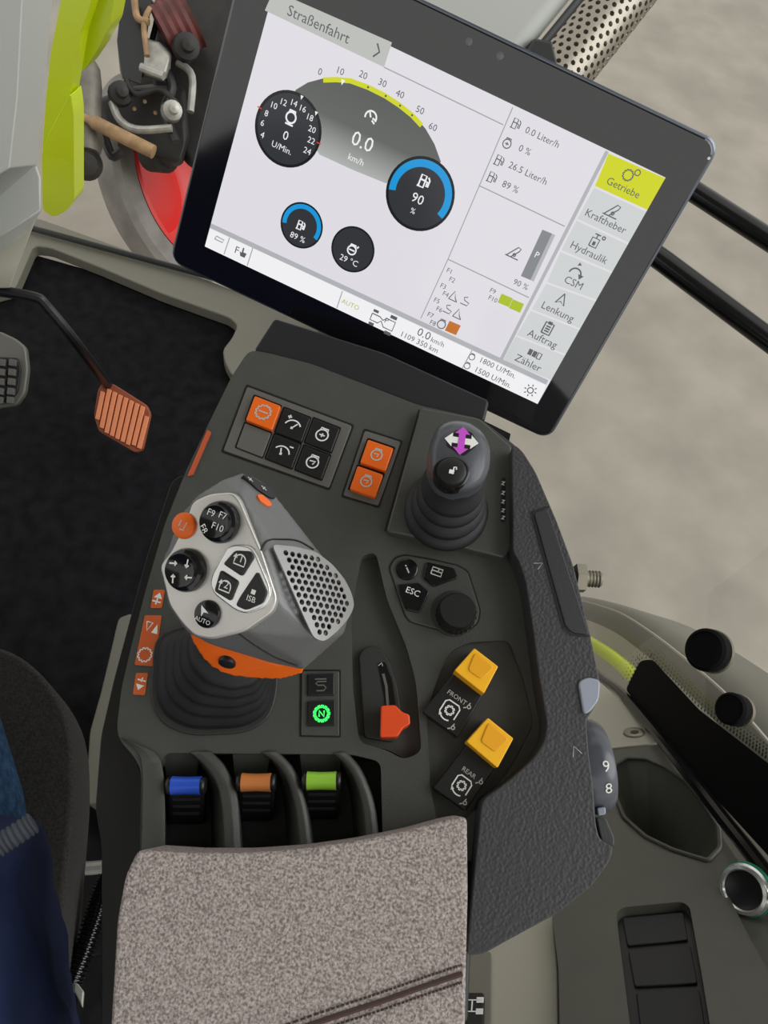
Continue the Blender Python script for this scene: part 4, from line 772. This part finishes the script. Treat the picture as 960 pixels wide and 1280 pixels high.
# ================================================================== steering column cover
scv = thing('steering_column', D(-40, 330, 1.1), 'light grey faceted plastic steering column cover', 'steering column')
hull('cover', [D(x, y, .86) for x, y in ((-120, -60), (30, -40), (22, 120), (12, 210), (-120, 290))] + [D(x, y, .98) for x, y in ((67, -40), (66, 0), (55, 122), (46, 206), (-150, -60), (-150, 380))], LGREY, scv, bevel=.006)
hull('lower_cover', [D(x, y, .97) for x, y in ((46, 207), (51, 222), (52, 262), (-5, 300), (-120, 330), (-100, 220))] + [D(x, y, 1.04) for x, y in ((50, 225), (52, 264), (10, 330), (-120, 360))], mat('pale_grey_plastic', s2l(186, 187, 180), .5), scv, bevel=.006)
hull('foot', [D(x, y, 1.0) for x, y in ((0, 296), (48, 266), (36, 292), (22, 330), (12, 360), (-100, 364), (-100, 300))] + [D(x, y, 1.12) for x, y in ((46, 270), (12, 358), (-100, 360))], KHAKI2, scv, bevel=.006)

# ================================================================== small things between seat and console
kp = prism('trim_3', Z(.33), [(148, 772), (166, 766), (146, 850), (136, 920), (130, 1003), (106, 1005), (112, 915), (126, 865)], -.32, 0, KHAKI, r=6, bevel=.006); struct(kp); tag(kp, 'grey olive moulding strip between seat and console', 'trim')
ho = spath([Z(.50)(x, y) for x, y in ((136, 1095), (127, 1118), (117, 1150), (104, 1190), (90, 1228))], 14)
hp = []
for i in range(len(ho) - 1):
    for k in range(2): hp.append(ho[i].lerp(ho[i + 1], k / 2))
tag(tube('corrugated_hose', hp, .007, BLACKG, rads=[.0066 + (.0022 if (i // 2) % 2 else 0) for i in range(len(hp))], n=14), 'black corrugated hose running down between seat and console', 'hose')
hn = thing('hose_bracket', Z(.40)(92, 1240), 'small crumpled metal bracket at the end of the corrugated hose', 'bracket')
hull('plate', [Z(.42)(x, y) for x, y in ((84, 1222), (95, 1226), (106, 1240), (104, 1262), (97, 1245))] + [Z(.40)(x, y) for x, y in ((86, 1226), (104, 1240), (102, 1255))], DULLM, hn, bevel=.002)
lv = thing('seat_lever', Z(.36)(110, 1085), 'small metal lever tip sticking out from under the seat cushion', 'lever')
tube('tip', spath([Z(.40)(100, 1086), Z(.40)(114, 1085), Z(.40)(127, 1084)]), .006, DULLM, lv, n=10)

# ================================================================== outside the cab
# exhaust stack
e0, e1 = D(773, 0, 1.60), D(705, 86, 1.60); ea = (e1 - e0).normalized(); er = 38 * 1.60 / F
ex = thing('exhaust_stack', e1 + ea * .9, 'perforated steel exhaust stack standing behind the light grey pillar', 'exhaust')
eb = e0 - ea * .25; x_, y_, d_ = basis(ea); Lc = .62
circ = 2 * math.pi * er; na = 22; pa = circ / na; nr = int(Lc / (pa * .87)); loops = [[(0, 0), (circ, 0), (circ, nr * pa * .87), (0, nr * pa * .87)]]
loops[0] = [(circ * i / na, 0) for i in range(na + 1)] + [(circ * i / na, nr * pa * .87) for i in range(na, -1, -1)]
for j in range(nr):
    for i in range(na):
        c = (pa * (i + .3 + .4 * (j % 2) + .05), pa * .87 * (j + .5)); loops.append([(c[0] + pa * .30 * math.cos(t * math.pi / 3), c[1] + pa * .30 * math.sin(t * math.pi / 3)) for t in range(6)])
fs = fill(loops)
mk('perforated_shield', [eb + ea * v + x_ * (er * math.cos(u / er)) + y_ * (er * math.sin(u / er)) for lp in loops for u, v in lp], fs, SHIELD, ex, sharp=180)
lathe('inner_pipe', eb, ea, [(0, 0), (er * .88, 0), (er * .88, 2.1), (0, 2.1)], BRASS, ex)
# handrails
for nm, lb, pts, rr in (('handrail', 'upper black tubular handrail outside beside the display', ((700, 132, 1.32), (870, 241, 1.25), (960, 299, 1.22), (1100, 389, 1.17)), .0165), ('handrail', 'lower black tubular handrail outside beside the display', ((690, 228, 1.30), (830, 327, 1.24), (960, 424, 1.20), (1100, 529, 1.14)), .0175)):
    o = tube(nm, [D(*p) for p in pts], rr, RAILM, n=20); tag(o, lb, 'handrail')
# bonnet panels
BN = Pl((0, 1.45, 0), (.1, -1, .25))
bo = thing('bonnet_panel', D(75, 280, 1.75), 'lime yellow painted bonnet side panel seen through the windscreen', 'bonnet')
prism('upper_panel', BN, [(80, -30), (122, -30), (115, 0), (100, 43), (88, 118), (92, 150), (52, 200), (57, 127), (63, 67), (76, 0)], -.05, 0, LIME, bo, r=4, bevel=.006)
prism('lower_lobe', BN, [(88, 116), (92, 142), (93, 251), (84, 263), (67, 272), (53, 263), (52, 192), (62, 165)], -.04, .02, LIME, bo, r=6, bevel=.008)
prism('front_panel', BN, [(118, -30), (150, -30), (143, 0), (137, 33), (120, 65), (103, 90), (100, 86), (104, 45), (113, 5)], -.14, -.06, LIME, bo, r=5, bevel=.01)
# engine and front axle
en = thing('front_axle', D(170, 200, 2.45), 'dark greasy front axle and engine parts with red rimmed wheel behind the windscreen', 'axle')
hull('engine_block', [D(x, y, 2.35) for x, y in ((196, -60), (330, -60), (330, 160), (240, 215), (190, 110))] + [D(x, y, 2.6) for x, y in ((196, -60), (330, -60), (330, 200), (200, 170))], IRON, en, bevel=.02)
hull('side_tank', [D(x, y, 2.2) for x, y in ((160, -40), (195, -40), (176, 60), (176, 106), (153, 98), (146, 50), (150, 15))] + [D(x, y, 2.3) for x, y in ((160, -40), (190, -40), (176, 100), (150, 90))], BLACK, en, bevel=.01)
lathe('oil_filter', D(200, 45, 2.25), D(246, 20, 2.25) - D(200, 45, 2.25), [(0, 0)] + [(.075 + (.004 if i % 2 else 0), .012 * i) for i in range(1, 10)] + [(0, .11)], mat('dull_red_brown', s2l(92, 40, 36), .6, var=.3), en)
hull('pump_housing', [D(x, y, 2.2) for x, y in ((178, 48), (198, 52), (214, 70), (205, 100), (178, 92))] + [D(x, y, 2.3) for x, y in ((176, 44), (215, 60), (212, 104), (176, 98))], DULLM, en, bevel=.012)
for pts, rr in (([(176, 84), (205, 95)], .012), ([(168, 0), (172, 22), (186, 28)], .010), ([(188, 10), (180, 30), (184, 70)], .008)): tube('pipe', spath([D(x, y, 2.18) for x, y in pts], 5), rr, DULLM if rr > .011 else BROWN, en, n=10)
hull('axle_housing', [D(x, y, 2.3) for x, y in ((118, 125), (160, 108), (232, 110), (236, 165), (224, 205), (198, 196), (180, 182), (130, 158))] + [D(x, y, 2.5) for x, y in ((118, 125), (232, 100), (240, 195), (190, 190))], IRON, en, bevel=.02)
lathe('knuckle_post', D(109, 195, 2.2), D(112, 72, 2.2) - D(109, 195, 2.2), [(0, 0), (.035, .01), (.045, .05), (.036, .08), (.036, .20), (.03, .25), (.018, .27), (0, .275)], mat('dusty_grey_steel', s2l(112, 108, 98), .5, .3, var=.2), en, n=20)
lathe('knuckle_joint', D(108, 205, 2.2), ray(100, 190) * -1, [(0, -.04), (.03, -.035), (.045, 0), (.03, .035), (0, .04)], IRON, en, n=20)
tube('tie_rod', [D(92, 140, 2.15), D(112, 150, 2.15), D(118, 153, 2.15), D(192, 190, 2.17)], .016, BROWN, en, n=14, rads=[.010, .010, .019, .019])
lathe('hub', D(214, 192, 2.35), R @ Vector((.7, -.2, .5)), [(0, -.10), (.05, -.10), (.055, -.03), (.038, -.02), (.036, .02), (.02, .025), (0, .028)], IRON, en, n=20)
for k, pts in enumerate(([(158, 100), (170, 118), (200, 112), (222, 130)], [(140, 128), (150, 150), (172, 162), (215, 160)], [(205, 84), (215, 110), (206, 140), (220, 178)], [(186, 0), (196, 20), (190, 50)], [(222, 78), (240, 95), (238, 140)], [(128, 165), (140, 195), (152, 188)])): tube('oil_hose', spath([D(x, y, 2.2 + .02 * k) for x, y in pts], 5), .008 + .003 * (k % 3), (IRON, DULLM, BLACK)[k % 3], en, n=10)
for x, y, r_ in ((214, 140, .03), (150, 118, .035), (232, 60, .04)): lathe('fitting', D(x, y, 2.22), ray(x, y) * -1 + Vector((.3, 0, .4)), [(0, 0), (r_, 0), (r_ * .9, .03), (r_ * .5, .035), (r_ * .45, .06), (0, .065)], (DULLM, IRON, IRON)[int(r_ * 1000) % 3], en, n=14)
for j in range(5): lathe('bolt', D(155 + 13 * j, 122 + (j * 37 % 23), 2.26), ray(180, 130) * -1, [(0, 0), (.006, 0), (.006, .012), (0, .013)], BROWN, en, n=6)
wa = (R @ Vector((.93, .05, .37))).normalized(); wcn = D(216, 228, 2.75)
ty = lathe('tyre', wcn, wa, [(.27, .045), (.28, .055), (.31, .06), (.345, .05), (.36, .03), (.36, -.03), (.345, -.05), (.31, -.06), (.28, -.055), (.27, -.045), (.27, .045)], TIREM, en, n=64, caps=False)
lathe('rim', wcn, wa, [(.275, .055), (.262, .06), (.250, .045), (.240, -.03), (.20, -.07), (.16, -.08), (.12, -.06), (.08, -.05), (.0, -.05)], REDP, ty, n=64, caps=False)
# fender outside the quarter glass
FX = Pl((.56, 0, 0), (-1, 0, 0), (0, 1, 0))
fe = thing('rear_fender', FX(850, 900), 'dark grey olive rear wheel fender outside the quarter window', 'fender')
fa = spath([FX(x, y) for x, y in ((700, 746), (728, 750), (773, 764), (813, 788), (853, 818), (907, 864), (960, 922), (1040, 1020), (1150, 1180))], 5)
V = []; Fc = []
prf = [(-.0, -.055), (-.012, -.03), (-.006, -.004), (.012, .010), (.04, .014), (.14, .012), (.17, -.01), (.17, -.05)]
rings = []
for i, p in enumerate(fa):
    d_ = (fa[min(i + 1, len(fa) - 1)] - fa[max(i - 1, 0)]).normalized(); nn = Vector((1, 0, 0)).cross(d_); nn = nn if nn.z > 0 else -nn
    rings.append([p + Vector((a_, 0, 0)) + nn * b_ for a_, b_ in prf])
N_ = len(prf); V = [q for r_ in rings for q in r_]; Fc = [(j * N_ + i, j * N_ + i + 1, (j + 1) * N_ + i + 1, (j + 1) * N_ + i) for j in range(len(rings) - 1) for i in range(N_ - 1)]
mk('shell', V, Fc, FENDER, fe, sharp=80)
V = [p + Vector((.005, 0, 0)) for p in fa] + [Vector((.565, p.y - .1, -.9)) for p in fa]; n_ = len(fa); Fc = [(i, i + 1, n_ + i + 1, n_ + i) for i in range(n_ - 1)]
mk('inner_wall', V, Fc, FENDW, fe, smooth=False, solid=.01)
yh = spath([Pl((.50, 0, 0), (-1, 0, 0))(x, y) for x, y in ((715, 790), (745, 808), (768, 824), (792, 846), (830, 890))], 10)
tag(tube('yellow_hose', yh, .012, LIME, rads=[.0125 + (.0015 if i % 2 else 0) for i in range(len(yh))], n=12), 'lime yellow ribbed hose behind the quarter window glass', 'hose')
